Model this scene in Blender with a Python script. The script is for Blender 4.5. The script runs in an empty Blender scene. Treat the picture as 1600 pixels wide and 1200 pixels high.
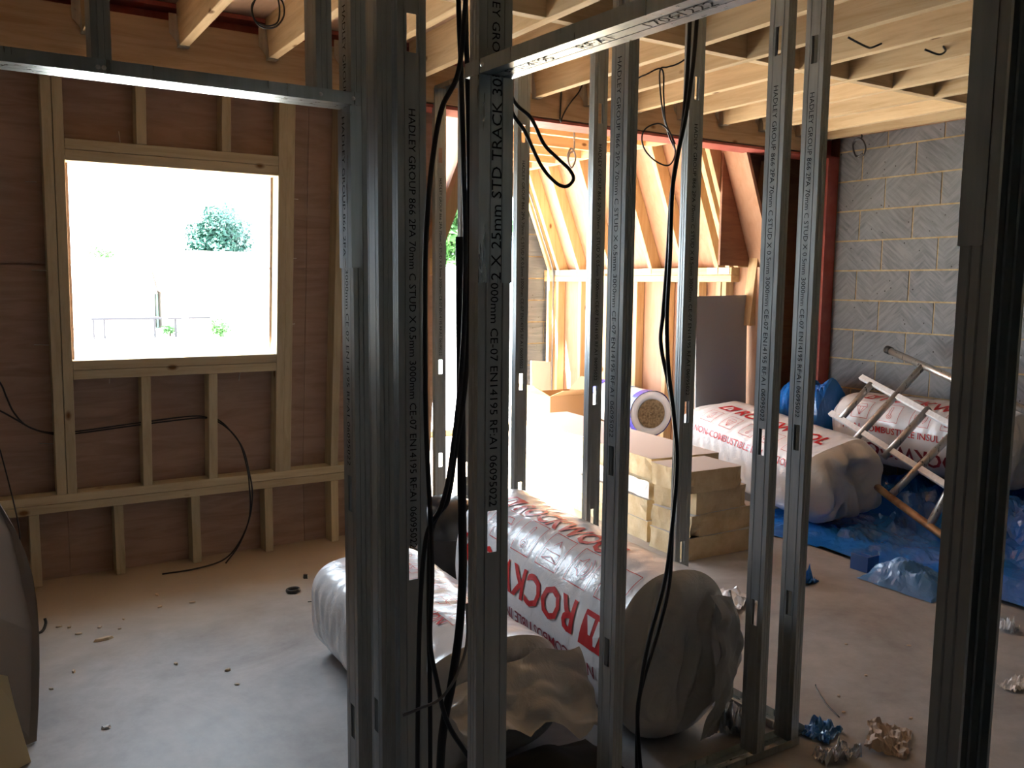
import bpy, bmesh, math, random
from mathutils import Vector, Matrix, noise
random.seed(7)
sc = bpy.context.scene
COL = sc.collection
PI = math.pi

# ------------------------------------------------------------------ camera
F_PX, W_PX = 1360.0, 1600.0
_p, _r, _yaw = math.radians(6.52), math.radians(0.53), math.atan2(0.848, 0.53)
_F = Vector((math.cos(_yaw)*math.cos(_p), math.sin(_yaw)*math.cos(_p), -math.sin(_p)))
_R0 = Vector((math.sin(_yaw), -math.cos(_yaw), 0)); _U0 = _R0.cross(_F)
_R = _R0*math.cos(_r) + _U0*math.sin(_r); _U = _U0*math.cos(_r) - _R0*math.sin(_r)
cd = bpy.data.cameras.new('camera'); cam = bpy.data.objects.new('camera', cd); COL.objects.link(cam)
cd.sensor_width = 36.0; cd.sensor_fit = 'HORIZONTAL'; cd.lens = 36.0*F_PX/W_PX
cd.clip_start = 0.02; cd.clip_end = 500
m = Matrix((_R, _U, -_F)).transposed().to_4x4(); m.translation = (0, 0, 1.5)
cam.matrix_world = m
sc.camera = cam

# ------------------------------------------------------------------ sky, sun, exposure
world = bpy.data.worlds.new('sky'); sc.world = world; world.use_nodes = True
bg = world.node_tree.nodes['Background']
bg.inputs[0].default_value = (0.74, 0.87, 1.0, 1); bg.inputs[1].default_value = 7.5
sd = bpy.data.lights.new('sun', 'SUN'); sd.energy = 55.0; sd.angle = math.radians(0.6); sd.color = (1.0, 0.985, 0.95)
sun = bpy.data.objects.new('sun', sd); COL.objects.link(sun)
SUN_DIR = Vector((1.0, -0.20, -0.72)).normalized()
sun.rotation_euler = SUN_DIR.to_track_quat('-Z', 'Y').to_euler(); sun.location = (-8, 8, 9)
def portal(name, loc, rot, sx, sy):
    l = bpy.data.lights.new(name, 'AREA'); l.shape = 'RECTANGLE'; l.size = sx; l.size_y = sy; l.energy = 1
    l.cycles.is_portal = True
    o = bpy.data.objects.new(name, l); COL.objects.link(o); o.location = loc; o.rotation_euler = rot
portal('window_portal', (0.92, 4.78, 1.58), (PI/2, 0, PI), 0.98, 0.98)
portal('side_portal', (2.26, 5.97, 0.66), (PI/2, 0, -PI/2), 2.5, 1.3)
portal('gable_portal', (3.75, 7.62, 1.2), (PI/2, 0, PI), 2.1, 2.3)
sc.view_settings.view_transform = 'Standard'; sc.view_settings.look = 'None'
sc.view_settings.exposure = 1.05; sc.view_settings.gamma = 1.0
sc.view_settings.use_curve_mapping = False
sc.cycles.max_bounces = 8; sc.cycles.diffuse_bounces = 5; sc.cycles.glossy_bounces = 3
sc.cycles.caustics_reflective = False; sc.cycles.caustics_refractive = False
sc.cycles.sample_clamp_indirect = 25.0

# ------------------------------------------------------------------ helpers: materials
def mat(name, col, rough=0.7, metal=0.0, spec=0.5):
    mt = bpy.data.materials.new(name); mt.use_nodes = True
    b = mt.node_tree.nodes['Principled BSDF']
    b.inputs['Base Color'].default_value = (*col, 1); b.inputs['Roughness'].default_value = rough
    b.inputs['Metallic'].default_value = metal; b.inputs['Specular IOR Level'].default_value = spec
    mt.diffuse_color = (*col, 1)
    return mt
def nodes(mt): return mt.node_tree.nodes, mt.node_tree.links, mt.node_tree.nodes['Principled BSDF']
def pos_map(mt, scale, rot=(0,0,0), src='Position'):
    n, l, b = nodes(mt)
    if src == 'Position': g = n.new('ShaderNodeNewGeometry').outputs['Position']
    else: g = n.new('ShaderNodeTexCoord').outputs[src]
    mp = n.new('ShaderNodeMapping'); mp.inputs['Scale'].default_value = scale; mp.inputs['Rotation'].default_value = rot
    l.new(g, mp.inputs['Vector']); return mp.outputs['Vector']
def noise_tex(mt, vec, scale=5, detail=4, rough=0.55, dist=0.0):
    n, l, b = nodes(mt); t = n.new('ShaderNodeTexNoise')
    t.inputs['Scale'].default_value = scale; t.inputs['Detail'].default_value = detail
    t.inputs['Roughness'].default_value = rough; t.inputs['Distortion'].default_value = dist
    l.new(vec, t.inputs['Vector']); return t.outputs['Fac']
def ramp(mt, fac, stops):
    n, l, b = nodes(mt); r = n.new('ShaderNodeValToRGB'); e = r.color_ramp.elements
    while len(e) < len(stops): e.new(0.5)
    for q, (p, c) in zip(e, stops):
        q.position = p; q.color = (*c, 1) if len(c) == 3 else c
    l.new(fac, r.inputs['Fac']); return r.outputs['Color']
def mix(mt, fac, a, b_, mode='MIX'):
    n, l, b = nodes(mt); x = n.new('ShaderNodeMix'); x.data_type = 'RGBA'; x.blend_type = mode
    for sock, v in ((x.inputs['Factor'], fac), (x.inputs['A'], a), (x.inputs['B'], b_)):
        if hasattr(v, 'links') or hasattr(v, 'is_linked'): l.new(v, sock)
        elif isinstance(v, (int, float)): sock.default_value = v
        else: sock.default_value = (*v, 1)
    return x.outputs['Result']
def bump(mt, fac, strength=0.3, dist=0.01):
    n, l, b = nodes(mt); bp = n.new('ShaderNodeBump')
    bp.inputs['Strength'].default_value = strength; bp.inputs['Distance'].default_value = dist
    l.new(fac, bp.inputs['Height']); l.new(bp.outputs['Normal'], b.inputs['Normal'])
def setcol(mt, c): nodes(mt)[1].new(c, nodes(mt)[2].inputs['Base Color'])

def wood(name, axis, light, dark, knot=(0.20, 0.10, 0.04), rough=0.75, vary=0.25):
    mt = mat(name, light, rough, spec=0.25)
    s = [14, 14, 14]; s['XYZ'.index(axis)] = 1.1
    v = pos_map(mt, s)
    f = noise_tex(mt, v, 2.2, 5, 0.6, 0.6)
    c = ramp(mt, f, [(0.30, dark), (0.55, light), (0.8, tuple(min(1, x*1.12) for x in light))])
    # knots
    n, l, b = nodes(mt)
    ks = [5.5, 5.5, 5.5]; ks['XYZ'.index(axis)] = 3.0
    vo = n.new('ShaderNodeTexVoronoi'); vo.inputs['Scale'].default_value = 1.0; l.new(pos_map(mt, ks), vo.inputs['Vector'])
    kf = ramp(mt, vo.outputs['Distance'], [(0.045, (1, 1, 1)), (0.10, (0, 0, 0))])
    c = mix(mt, kf, c, knot)
    oi = n.new('ShaderNodeObjectInfo')
    hv = n.new('ShaderNodeHueSaturation'); l.new(c, hv.inputs['Color'])
    mr = n.new('ShaderNodeMapRange'); mr.inputs['To Min'].default_value = 1 - vary; mr.inputs['To Max'].default_value = 1 + vary*0.4
    l.new(oi.outputs['Random'], mr.inputs['Value']); l.new(mr.outputs['Result'], hv.inputs['Value'])
    setcol(mt, hv.outputs['Color']); bump(mt, f, 0.12, 0.004)
    return mt
JL, JD = (0.72, 0.57, 0.36), (0.60, 0.44, 0.25)
SL, SD_ = (0.62, 0.55, 0.39), (0.51, 0.43, 0.28)
M = {}
M['joist'] = wood('joist_timber', 'Y', JL, JD)
M['noggin'] = wood('noggin_timber', 'X', (0.72, 0.58, 0.38), (0.60, 0.45, 0.27))
M['rim'] = wood('rim_timber', 'X', (0.56, 0.41, 0.26), (0.44, 0.30, 0.17), vary=0.05)
M['studz'] = wood('stud_timber', 'Z', SL, SD_)
M['studx'] = wood('plate_timber', 'X', SL, SD_, vary=0.1)
M['studz2'] = wood('bay_stud_timber', 'Z', (0.64, 0.48, 0.28), (0.55, 0.38, 0.20))
M['platey'] = wood('bay_plate_timber', 'Y', (0.64, 0.48, 0.28), (0.55, 0.38, 0.20), vary=0.1)
M['collar'] = wood('collar_timber', 'X', (0.68, 0.48, 0.27), (0.58, 0.38, 0.19))
def plywood(name, axis, a, b_):
    mt = mat(name, a, 0.7, spec=0.3)
    s = [9, 9, 9]; s['XYZ'.index(axis)] = 1.3
    f = noise_tex(mt, pos_map(mt, s), 2.0, 6, 0.62, 1.2)
    g = noise_tex(mt, pos_map(mt, (1.2, 1.2, 1.2)), 1.4, 3)
    c = ramp(mt, f, [(0.28, b_), (0.6, a)])
    c = mix(mt, ramp(mt, g, [(0.4, (0, 0, 0)), (0.7, (0.35, 0.35, 0.35))]), c, (0.38, 0.25, 0.18))
    setcol(mt, c); bump(mt, f, 0.08, 0.003); return mt
M['ply'] = plywood('wall_plywood', 'X', (0.45, 0.325, 0.265), (0.32, 0.22, 0.175))
M['plybay'] = plywood('roof_plywood', 'Z', (0.52, 0.32, 0.215), (0.45, 0.255, 0.155))
M['deck'] = plywood('deck_plywood', 'Y', (0.68, 0.48, 0.36), (0.58, 0.40, 0.28))
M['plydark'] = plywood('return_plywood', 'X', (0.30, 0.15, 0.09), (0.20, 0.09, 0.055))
def galv(name, col, rough, spread=0.10):
    mt = mat(name, col, rough, 1.0)
    f = noise_tex(mt, pos_map(mt, (30, 30, 2.5)), 2, 4)
    c = ramp(mt, f, [(0.3, tuple(x*0.80 for x in col)), (0.7, col)]); setcol(mt, c)
    n, l, b = nodes(mt); mr = n.new('ShaderNodeMapRange'); mr.inputs['To Min'].default_value = rough - spread; mr.inputs['To Max'].default_value = rough + spread
    l.new(f, mr.inputs['Value']); l.new(mr.outputs['Result'], b.inputs['Roughness']); return mt
M['galv'] = galv('galvanised_steel', (0.47, 0.505, 0.515), 0.36)
M['galv'].node_tree.nodes['Principled BSDF'].inputs['Metallic'].default_value = 0.62
M['galvtrack'] = galv('galvanised_track', (0.50, 0.56, 0.58), 0.30)
M['hanger'] = galv('hanger_steel', (0.62, 0.60, 0.56), 0.4)
M['ink'] = mat('black_ink', (0.012, 0.012, 0.014), 0.7, spec=0.1)
M['redsteel'] = mat('red_oxide_paint', (0.42, 0.10, 0.08), 0.5)
_f = noise_tex(M['redsteel'], pos_map(M['redsteel'], (4, 4, 4)), 3, 4)
setcol(M['redsteel'], ramp(M['redsteel'], _f, [(0.3, (0.36, 0.075, 0.06)), (0.7, (0.46, 0.13, 0.11))]))
# blocks
mt = M['block'] = mat('concrete_block', (0.26, 0.27, 0.28), 0.9, spec=0.2)
def streak(mt, ang):
    n, l, b = nodes(mt); v = pos_map(mt, (1, 1, 1), (math.radians(ang), 0, 0)); mp = n.new('ShaderNodeMapping'); mp.inputs['Scale'].default_value = (3, 5, 44)
    l.new(v, mp.inputs['Vector']); return noise_tex(mt, mp.outputs['Vector'], 1.0, 4, 0.6, 0.3)
msk = ramp(mt, noise_tex(mt, pos_map(mt, (1, 5.0, 1.0)), 1.0, 1), [(0.45, (0, 0, 0)), (0.55, (1, 1, 1))])
f1 = mix(mt, msk, streak(mt, 40), streak(mt, -40))
f2 = noise_tex(mt, pos_map(mt, (1, 1, 1)), 3.0, 4)
c = ramp(mt, f1, [(0.32, (0.12, 0.138, 0.162)), (0.62, (0.22, 0.24, 0.27))])
c = mix(mt, ramp(mt, f2, [(0.35, (0, 0, 0)), (0.75, (0.5, 0.5, 0.5))]), c, (0.26, 0.28, 0.30))
n_, l_, b_ = nodes(mt); vo = n_.new('ShaderNodeTexVoronoi'); l_.new(pos_map(mt, (16, 16, 16)), vo.inputs['Vector']); vo.inputs['Scale'].default_value = 1
c = mix(mt, ramp(mt, vo.outputs['Distance'], [(0.06, (1, 1, 1)), (0.11, (0, 0, 0))]), c, (0.05, 0.05, 0.05))
setcol(mt, c); bump(mt, f1, 0.5, 0.006)
M['mortar'] = mat('sand_mortar', (0.46, 0.36, 0.21), 0.95, spec=0.1)
_f = noise_tex(M['mortar'], pos_map(M['mortar'], (6, 6, 6)), 3, 4)
setcol(M['mortar'], ramp(M['mortar'], _f, [(0.35, (0.34, 0.25, 0.13)), (0.7, (0.52, 0.44, 0.29))]))
# floor: screed with sawdust drifts
mt = M['floor'] = mat('concrete_screed', (0.38, 0.37, 0.37), 0.5, spec=0.5)
fa = noise_tex(mt, pos_map(mt, (1, 1, 1)), 1.7, 8, 0.68, 0.9)
fb = noise_tex(mt, pos_map(mt, (1, 1, 1)), 9, 6, 0.7)
c = ramp(mt, fa, [(0.30, (0.20, 0.195, 0.195)), (0.48, (0.32, 0.32, 0.325)), (0.66, (0.44, 0.44, 0.45))])
c = mix(mt, 0.3, c, ramp(mt, fb, [(0.3, (0.25, 0.24, 0.23)), (0.7, (0.55, 0.54, 0.53))]))
n_, l_, b_ = nodes(mt)
sep = n_.new('ShaderNodeSeparateXYZ'); l_.new(pos_map(mt, (1, 1, 1)), sep.inputs[0])
def mnode(mt, op, a, b__):
    n, l, _b = nodes(mt); q = n.new('ShaderNodeMath'); q.operation = op
    for i, v in enumerate((a, b__)):
        if isinstance(v, (int, float)): q.inputs[i].default_value = v
        else: l.new(v, q.inputs[i])
    return q.outputs[0]
wob = mnode(mt, 'MULTIPLY', noise_tex(mt, pos_map(mt, (1, 1, 1)), 2.2, 5), 1.3)
drift = mnode(mt, 'ADD', sep.outputs['Y'], wob)
d1 = ramp(mt, mnode(mt, 'MULTIPLY', mnode(mt, 'SUBTRACT', drift, 4.1), 0.7), [(0.0, (0, 0, 0)), (0.8, (0.85, 0.85, 0.85))])
dx = mnode(mt, 'ADD', sep.outputs['X'], wob)
d2 = ramp(mt, mnode(mt, 'MULTIPLY', mnode(mt, 'SUBTRACT', dx, 4.0), 0.8), [(0.0, (0, 0, 0)), (1.0, (0.6, 0.6, 0.6))])
c = mix(mt, d1, c, (0.46, 0.37, 0.27)); c = mix(mt, d2, c, (0.31, 0.26, 0.21))
setcol(mt, c); bump(mt, fb, 0.15, 0.004)
rr = n_.new('ShaderNodeMapRange'); rr.inputs['To Min'].default_value = 0.33; rr.inputs['To Max'].default_value = 0.62
l_.new(fa, rr.inputs['Value']); l_.new(rr.outputs['Result'], b_.inputs['Roughness'])
# wraps
def film(name, col, rough=0.22, trans=0.0, bs=0.35, sc_=14):
    mt = mat(name, col, rough, spec=0.55)
    f = noise_tex(mt, pos_map(mt, (1, 1, 1)), sc_, 5, 0.6, 0.8); bump(mt, f, bs, 0.01)
    if trans: nodes(mt)[2].inputs['Transmission Weight'].default_value = trans
    return mt
M['wrap'] = film('white_wrap', (0.80, 0.80, 0.82), 0.22)
M['wrapend'] = film('cloudy_wrap', (0.58, 0.58, 0.57), 0.30, 0.0, 0.9, 8)
M['redink'] = mat('red_print', (0.55, 0.02, 0.025), 0.35)
M['wineink'] = mat('dark_red_print', (0.22, 0.015, 0.03), 0.35)
M['pinkink'] = mat('faded_red_print', (0.62, 0.16, 0.13), 0.5)
M['whiteink'] = mat('white_print', (0.82, 0.82, 0.84), 0.35)
M['blue'] = film('blue_sheet', (0.010, 0.13, 0.46), 0.16, 0.0, 0.8, 7)
M['wool'] = mat('brown_wool', (0.27, 0.19, 0.10), 0.95, spec=0.1)
_f = noise_tex(M['wool'], pos_map(M['wool'], (1, 1, 1)), 60, 5); setcol(M['wool'], ramp(M['wool'], _f, [(0.3, (0.12, 0.08, 0.04)), (0.7, (0.40, 0.29, 0.17))])); bump(M['wool'], _f, 0.8, 0.01)
mt = M['foam'] = mat('cream_foam', (0.70, 0.58, 0.38), 0.85, spec=0.2)
_f = noise_tex(mt, pos_map(mt, (1, 1, 1)), 11, 6, 0.65); setcol(mt, ramp(mt, _f, [(0.3, (0.60, 0.45, 0.25)), (0.7, (0.76, 0.63, 0.42))])); bump(mt, _f, 0.4, 0.01)
M['foamface'] = mat('board_facing', (0.60, 0.585, 0.59), 0.5)
M['plaster'] = mat('grey_plasterboard', (0.34, 0.35, 0.37), 0.7)
M['card'] = mat('cardboard', (0.52, 0.33, 0.17), 0.8)
M['cable'] = mat('black_cable', (0.012, 0.012, 0.014), 0.38)
M['greycable'] = mat('grey_cable', (0.20, 0.20, 0.21), 0.45)
M['alu'] = galv('white_painted_bar', (0.82, 0.84, 0.86), 0.4)
M['alu'].node_tree.nodes['Principled BSDF'].inputs['Metallic'].default_value = 0.0
M['tube'] = galv('steel_tube', (0.50, 0.48, 0.45), 0.30)
M['tube'].node_tree.nodes['Principled BSDF'].inputs['Metallic'].default_value = 0.7
mt = M['rust'] = mat('rusty_tube', (0.35, 0.20, 0.11), 0.6, 0.5)
_f = noise_tex(mt, pos_map(mt, (1, 1, 1)), 14, 5); setcol(mt, ramp(mt, _f, [(0.35, (0.20, 0.09, 0.04)), (0.6, (0.42, 0.27, 0.15))]))
M['blackplastic'] = mat('black_plastic', (0.015, 0.016, 0.018), 0.3)
M['greyface'] = mat('dark_grey_face', (0.13, 0.125, 0.125), 0.75)
M['creamedge'] = mat('cream_edge', (0.66, 0.55, 0.33), 0.85)
M['blackbag'] = mat('dark_olive_sack', (0.035, 0.031, 0.018), 0.7)
mt = M['foil'] = mat('crumpled_foil', (0.70, 0.72, 0.75), 0.22, 0.8)
M['white'] = mat('white_board', (0.74, 0.74, 0.75), 0.7)
M['paper'] = mat('brown_paper', (0.42, 0.33, 0.26), 0.8)
M['darkwall'] = mat('dim_grey_wall', (0.17, 0.17, 0.17), 0.9)
M['render'] = mat('plain_render', (0.45, 0.42, 0.38), 0.9)
M['leaf'] = mat('leaf_green', (0.028, 0.085, 0.062), 0.5)
M['leaf2'] = mat('bush_green', (0.10, 0.22, 0.07), 0.5)
M['bark'] = mat('bark', (0.10, 0.07, 0.05), 0.9)
M['roof'] = mat('sunlit_roof', (0.55, 0.47, 0.42), 0.8)
M['grass'] = mat('outdoor_ground', (0.60, 0.58, 0.52), 0.95)
M['dark_post'] = mat('dark_metal_post', (0.014, 0.011, 0.015), 0.6)
M['brick'] = mat('pale_brick', (0.62, 0.42, 0.33), 0.9)
M['lightblue'] = mat('pale_blue_plastic', (0.06, 0.22, 0.50), 0.3)
M['plumblue'] = mat('violet_blue_plastic', (0.05, 0.13, 0.38), 0.4)
M['royal'] = film('royal_blue_film', (0.05, 0.05, 0.50), 0.2)
M['bluewash'] = mat('pale_blue_print', (0.35, 0.60, 0.78), 0.4)
M['chip'] = mat('pale_wood_chip', (0.62, 0.50, 0.36), 0.8)
M['rubber'] = mat('black_rubber', (0.03, 0.03, 0.03), 0.6)
M['nail'] = mat('bright_nail', (0.70, 0.70, 0.70), 0.3, 1.0)

# ------------------------------------------------------------------ helpers: geometry
class MB:
    def __init__(s): s.v = []; s.f = []
    def add(s, vs, fs):
        o = len(s.v); s.v += [tuple(x) for x in vs]; s.f += [tuple(o+i for i in q) for q in fs]; return s
    def box(s, x0, x1, y0, y1, z0, z1, fn=None):
        vs = [(x, y, z) for z in (z0, z1) for y in (y0, y1) for x in (x0, x1)]
        if fn: vs = [fn(*v) for v in vs]
        return s.add(vs, [(0,2,3,1),(4,5,7,6),(0,1,5,4),(2,6,7,3),(0,4,6,2),(1,3,7,5)])
    def prism(s, poly, axis, a, b):   # poly in the other two axes (order kept), extruded along axis
        def pt(u, v, w):
            return {'X': (w, u, v), 'Y': (u, w, v), 'Z': (u, v, w)}[axis]
        n = len(poly); vs = [pt(u, v, a) for u, v in poly] + [pt(u, v, b) for u, v in poly]
        return s.add(vs, [tuple(range(n))[::-1], tuple(range(n, 2*n))] + [(i, (i+1) % n, n+(i+1) % n, n+i) for i in range(n)])
    def tube(s, pts, r, seg=8, cap=True):
        pts = [Vector(p) for p in pts]; o = len(s.v); n = len(pts)
        t0 = (pts[1]-pts[0]).normalized(); up = Vector((0,0,1)) if abs(t0.z) < 0.9 else Vector((1,0,0))
        nrm = t0.cross(up).normalized()
        for i, p in enumerate(pts):
            t = (pts[min(i+1, n-1)] - pts[max(i-1, 0)]).normalized()
            nrm = (nrm - t*nrm.dot(t)).normalized(); bn = t.cross(nrm)
            rr = r[i] if isinstance(r, (list, tuple)) else r
            for k in range(seg):
                a = 2*PI*k/seg; s.v.append(tuple(p + nrm*math.cos(a)*rr + bn*math.sin(a)*rr))
        for i in range(n-1):
            for k in range(seg):
                k2 = (k+1) % seg; s.f.append((o+i*seg+k, o+i*seg+k2, o+(i+1)*seg+k2, o+(i+1)*seg+k))
        if cap: s.f.append(tuple(o+k for k in range(seg))[::-1]); s.f.append(tuple(o+(n-1)*seg+k for k in range(seg)))
        return s
    def grid(s, fn, nu, nv, closed_v=False):
        o = len(s.v)
        for i in range(nu+1):
            for j in range(nv if closed_v else nv+1): s.v.append(tuple(fn(i/nu, j/nv)))
        w = nv if closed_v else nv+1
        for i in range(nu):
            for j in range(nv):
                j2 = (j+1) % w; s.f.append((o+i*w+j, o+i*w+j2, o+(i+1)*w+j2, o+(i+1)*w+j))
        return s
    def mesh(s, name, off=None):
        me = bpy.data.meshes.new(name)
        vs = s.v if off is None else [(a-off[0], b-off[1], c-off[2]) for a, b, c in s.v]
        me.from_pydata(vs, [], s.f); me.update(); return me
    def build(s, name, material, parent=None, smooth=False, origin=None):
        off = Vector((0,0,0))
        if parent is not None:
            q = parent
            while q is not None: off = off + q.location; q = q.parent
        loc = Vector((0,0,0))
        if origin is None and s.v:
            xs, ys, zs = zip(*s.v); origin = ((min(xs)+max(xs))/2, (min(ys)+max(ys))/2, min(zs))
        if origin is not None: loc = Vector(origin) - off
        me = s.mesh(name, tuple(off+loc)); me.materials.append(M[material] if isinstance(material, str) else material)
        bm = bmesh.new(); bm.from_mesh(me); bmesh.ops.recalc_face_normals(bm, faces=bm.faces); bm.to_mesh(me); bm.free()
        if smooth:
            for p in me.polygons: p.use_smooth = True
        o = bpy.data.objects.new(name, me); COL.objects.link(o)
        o.location = loc
        if parent is not None: o.parent = parent
        return o
def bevel(o, w=0.004, seg=1):
    md = o.modifiers.new('edge', 'BEVEL'); md.width = w; md.segments = seg; md.limit_method = 'ANGLE'; return o
def thing(name, label, cat, loc=(0,0,0), group=None, rotz=0):
    o = bpy.data.objects.new(name, None); COL.objects.link(o); o.location = loc; o.rotation_euler.z = rotz; o.empty_display_size = 0.1
    return tag(o, label, cat, group)
def tag(o, label, cat, group=None):
    o['label'] = label; o['category'] = cat
    if group: o['group'] = group
    return o
def struct(o, label=None):
    o['kind'] = 'structure'
    if label: o['label'] = label
    return o
def spline(pts, n=8):
    P = [Vector(p) for p in pts]; P = [P[0]*2-P[1]] + P + [P[-1]*2-P[-2]]; out = []
    for i in range(1, len(P)-2):
        for k in range(n):
            t = k/n; a, b, c, d = P[i-1:i+3]
            out.append(0.5*((2*b) + (c-a)*t + (2*a-5*b+4*c-d)*t*t + (3*b-a-3*c+d)*t**3))
    out.append(P[-2]); return out

_tcache = {}
def text_geo(txt, size, shear=0.0, bold=0.0, sub=0.0, spacing=1.0):
    """flat text as (verts2d, faces)"""
    key = (txt, size, shear, bold, sub, spacing)
    if key in _tcache: return _tcache[key]
    cu = bpy.data.curves.new('lettering', 'FONT'); cu.body = txt; cu.size = size; cu.shear = shear; cu.offset = bold*size
    cu.resolution_u = 2; cu.space_character = spacing
    ob = bpy.data.objects.new('lettering', cu); me = bpy.data.meshes.new_from_object(ob)
    bm = bmesh.new(); bm.from_mesh(me); bmesh.ops.triangulate(bm, faces=bm.faces)
    if sub:
        for _ in range(3):
            es = [e for e in bm.edges if e.calc_length() > sub]
            if not es: break
            bmesh.ops.subdivide_edges(bm, edges=es, cuts=1); bmesh.ops.triangulate(bm, faces=bm.faces)
    bm.verts.ensure_lookup_table()
    vs = [(v.co.x, v.co.y) for v in bm.verts]; fs = [tuple(v.index for v in f.verts) for f in bm.faces]
    bm.free(); bpy.data.meshes.remove(me); bpy.data.objects.remove(ob); bpy.data.curves.remove(cu)
    _tcache[key] = (vs, fs); return vs, fs
def strokes(lines, w, sub=0.02):
    """polylines of width w as flat quads (verts2d, faces)"""
    vs, fs = [], []
    for ln in lines:
        for (a, b) in zip(ln[:-1], ln[1:]):
            dx, dy = b[0]-a[0], b[1]-a[1]; L = math.hypot(dx, dy)
            if L == 0: continue
            nx, ny = -dy/L*w/2, dx/L*w/2; n = max(1, int(L/sub)); o = len(vs)
            for i in range(n+1):
                t = i/n; x, y = a[0]+dx*t, a[1]+dy*t; vs += [(x+nx, y+ny), (x-nx, y-ny)]
            fs += [(o+2*i, o+2*i+1, o+2*i+3, o+2*i+2) for i in range(n)]
    return vs, fs

# =================================================================== STRUCTURE
# floor
fl = MB().box(-1.0, 5.85, -2.2, 7.75, -0.15, 0.0).build('floor', 'floor', origin=(0, 0, 0)); struct(fl, 'dusty grey concrete floor with sawdust drifts')

# ---- ceiling: deck with joists, noggins, hangers
deck = MB().box(-1.0, 5.85, -2.2, 4.70, 2.80, 2.83).build('ceiling', 'deck', origin=(0, 0, 2.8)); struct(deck, 'pink plywood deck above open timber joists')
JX = [-0.70, -0.30, 0.12, 0.52, 0.93, 1.35, 1.74, 2.13, 2.52, 2.93, 3.31, 3.69, 4.08, 4.46, 4.85, 5.24, 5.54]
YR = 4.46
for x in JX:
    j = MB().box(x-0.0225, x+0.0225, -2.15, YR, 2.60, 2.80).build('joist', 'joist', deck); bevel(j, 0.002)
    if x < 2.2 or x > 2.8:
        h = MB()
        for sgn in (-1, 1):
            x0 = x + sgn*0.0235
            # flange plate on the rim with a sloping lower edge, and a side cheek on the joist
            xa, xb = sorted((x0, x0 + sgn*0.035))
            h.prism([(x0, 2.62), (x0 + sgn*0.035, 2.66), (x0 + sgn*0.035, 2.75), (x0, 2.75)], 'Y', YR-0.0035, YR-0.001)
            h.prism([(YR-0.002, 2.597), (YR-0.045, 2.597), (YR-0.045, 2.63), (YR-0.012, 2.74), (YR-0.002, 2.74)], 'X', x0-0.001, x0+0.001)
            for zz in (2.675, 2.70, 2.725): h.box(x0+sgn*0.018-0.004, x0+sgn*0.018+0.004, YR-0.007, YR-0.0034, zz-0.004, zz+0.004)
        h.box(x-0.0255, x+0.0255, YR-0.05, YR-0.002, 2.5955, 2.599)
        h.build('joist_hanger', 'hanger', j)
for a, b in zip(JX[:-1], JX[1:]):
    if b < 1.0: continue
    MB().box(a+0.0225, b-0.0225, 3.13, 3.175, 2.605, 2.80).build('noggin', 'noggin', deck)
rim = MB().box(-1.0, 5.55, YR, YR+0.045, 2.50, 2.715).build('rim_board', 'rim', deck)
# ---- red steel beams and column
st = MB()
st.box(-1.0, 5.85, YR+0.01, YR+0.20, 2.475, 2.492).box(-1.0, 5.85, YR+0.10, YR+0.112, 2.492, 2.775).box(-1.0, 5.85, YR-0.0, YR+0.20, 2.775, 2.795)
o = st.build('trim_1', 'redsteel'); struct(o, 'red painted steel beam across the room under the joist ends')
st = MB().box(5.56, 5.76, -2.2, YR, 2.63, 2.648).box(5.65, 5.662, -2.2, YR, 2.648, 2.78).box(5.575, 5.76, -2.2, YR, 2.66, 2.79)
o = st.build('trim_2', 'redsteel'); struct(o, 'red painted steel beam along the top of the block wall')
st = MB().box(5.60, 5.72, 4.46, 4.475, 0, 2.475).box(5.655, 5.665, 4.475, 4.60, 0, 2.475).box(5.60, 5.72, 4.60, 4.615, 0, 2.475)
o = st.build('trim_3', 'redsteel'); struct(o, 'red painted steel column at the end of the block wall')

# ---- window wall (upper part leans inwards)
def yf(z): return 4.735 - 0.105*max(z-0.45, 0.0)
def tw(x, d, z): return (x, yf(z)+d, z)
ww = MB()
for (x0, x1, z0, z1) in [(-1.0, 0.437, 0, 2.50), (1.398, 2.42, 0, 2.50), (0.437, 1.398, 0, 0.45), (0.437, 1.398, 0.45, 1.112), (0.437, 1.398, 2.052, 2.50)]:
    zs = [z0] + ([0.45] if z0 < 0.45 < z1 else []) + [z1]
    for za, zb in zip(zs[:-1], zs[1:]): ww.box(x0, x1, 0.113, 0.15, za, zb, tw)
wall = ww.build('wall_window', 'ply', origin=(0.9, 4.9, 0)); struct(wall, 'timber framed plywood wall with a square window opening')
def wpart(name, x0, x1, z0, z1, material, d0=0.0, d1=0.10, bev=0.002):
    b = MB(); zs = [z0] + ([0.45] if z0 < 0.449 and z1 > 0.451 else []) + [z1]
    for za, zb in zip(zs[:-1], zs[1:]): b.box(x0, x1, d0, d1, za, zb, tw)
    o = b.build(name, material, wall)
    if bev: bevel(o, bev)
    return o
def panel(x0, x1, z0, z1, hole=None):
    xs = sorted({x0, x1} | ({hole[0], hole[1]} if hole else set())); zs = sorted({z0, z1} | ({hole[2], hole[3]} if hole else set()) | ({0.45} if z0 < 0.45 < z1 else set()))
    xs = [x for x in xs if x0 <= x <= x1]; zs = [z for z in zs if z0 <= z <= z1]
    b = MB()
    for xa, xb in zip(xs[:-1], xs[1:]):
        for za, zb in zip(zs[:-1], zs[1:]):
            if hole and hole[0]-1e-4 <= xa and xb <= hole[1]+1e-4 and hole[2]-1e-4 <= za and zb <= hole[3]+1e-4: continue
            b.box(xa, xb, 0.10, 0.114, za, zb, tw)
    return b.build('plywood_sheet', 'ply', wall)
HOLE = (0.437, 1.398, 1.112, 2.052)
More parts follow.
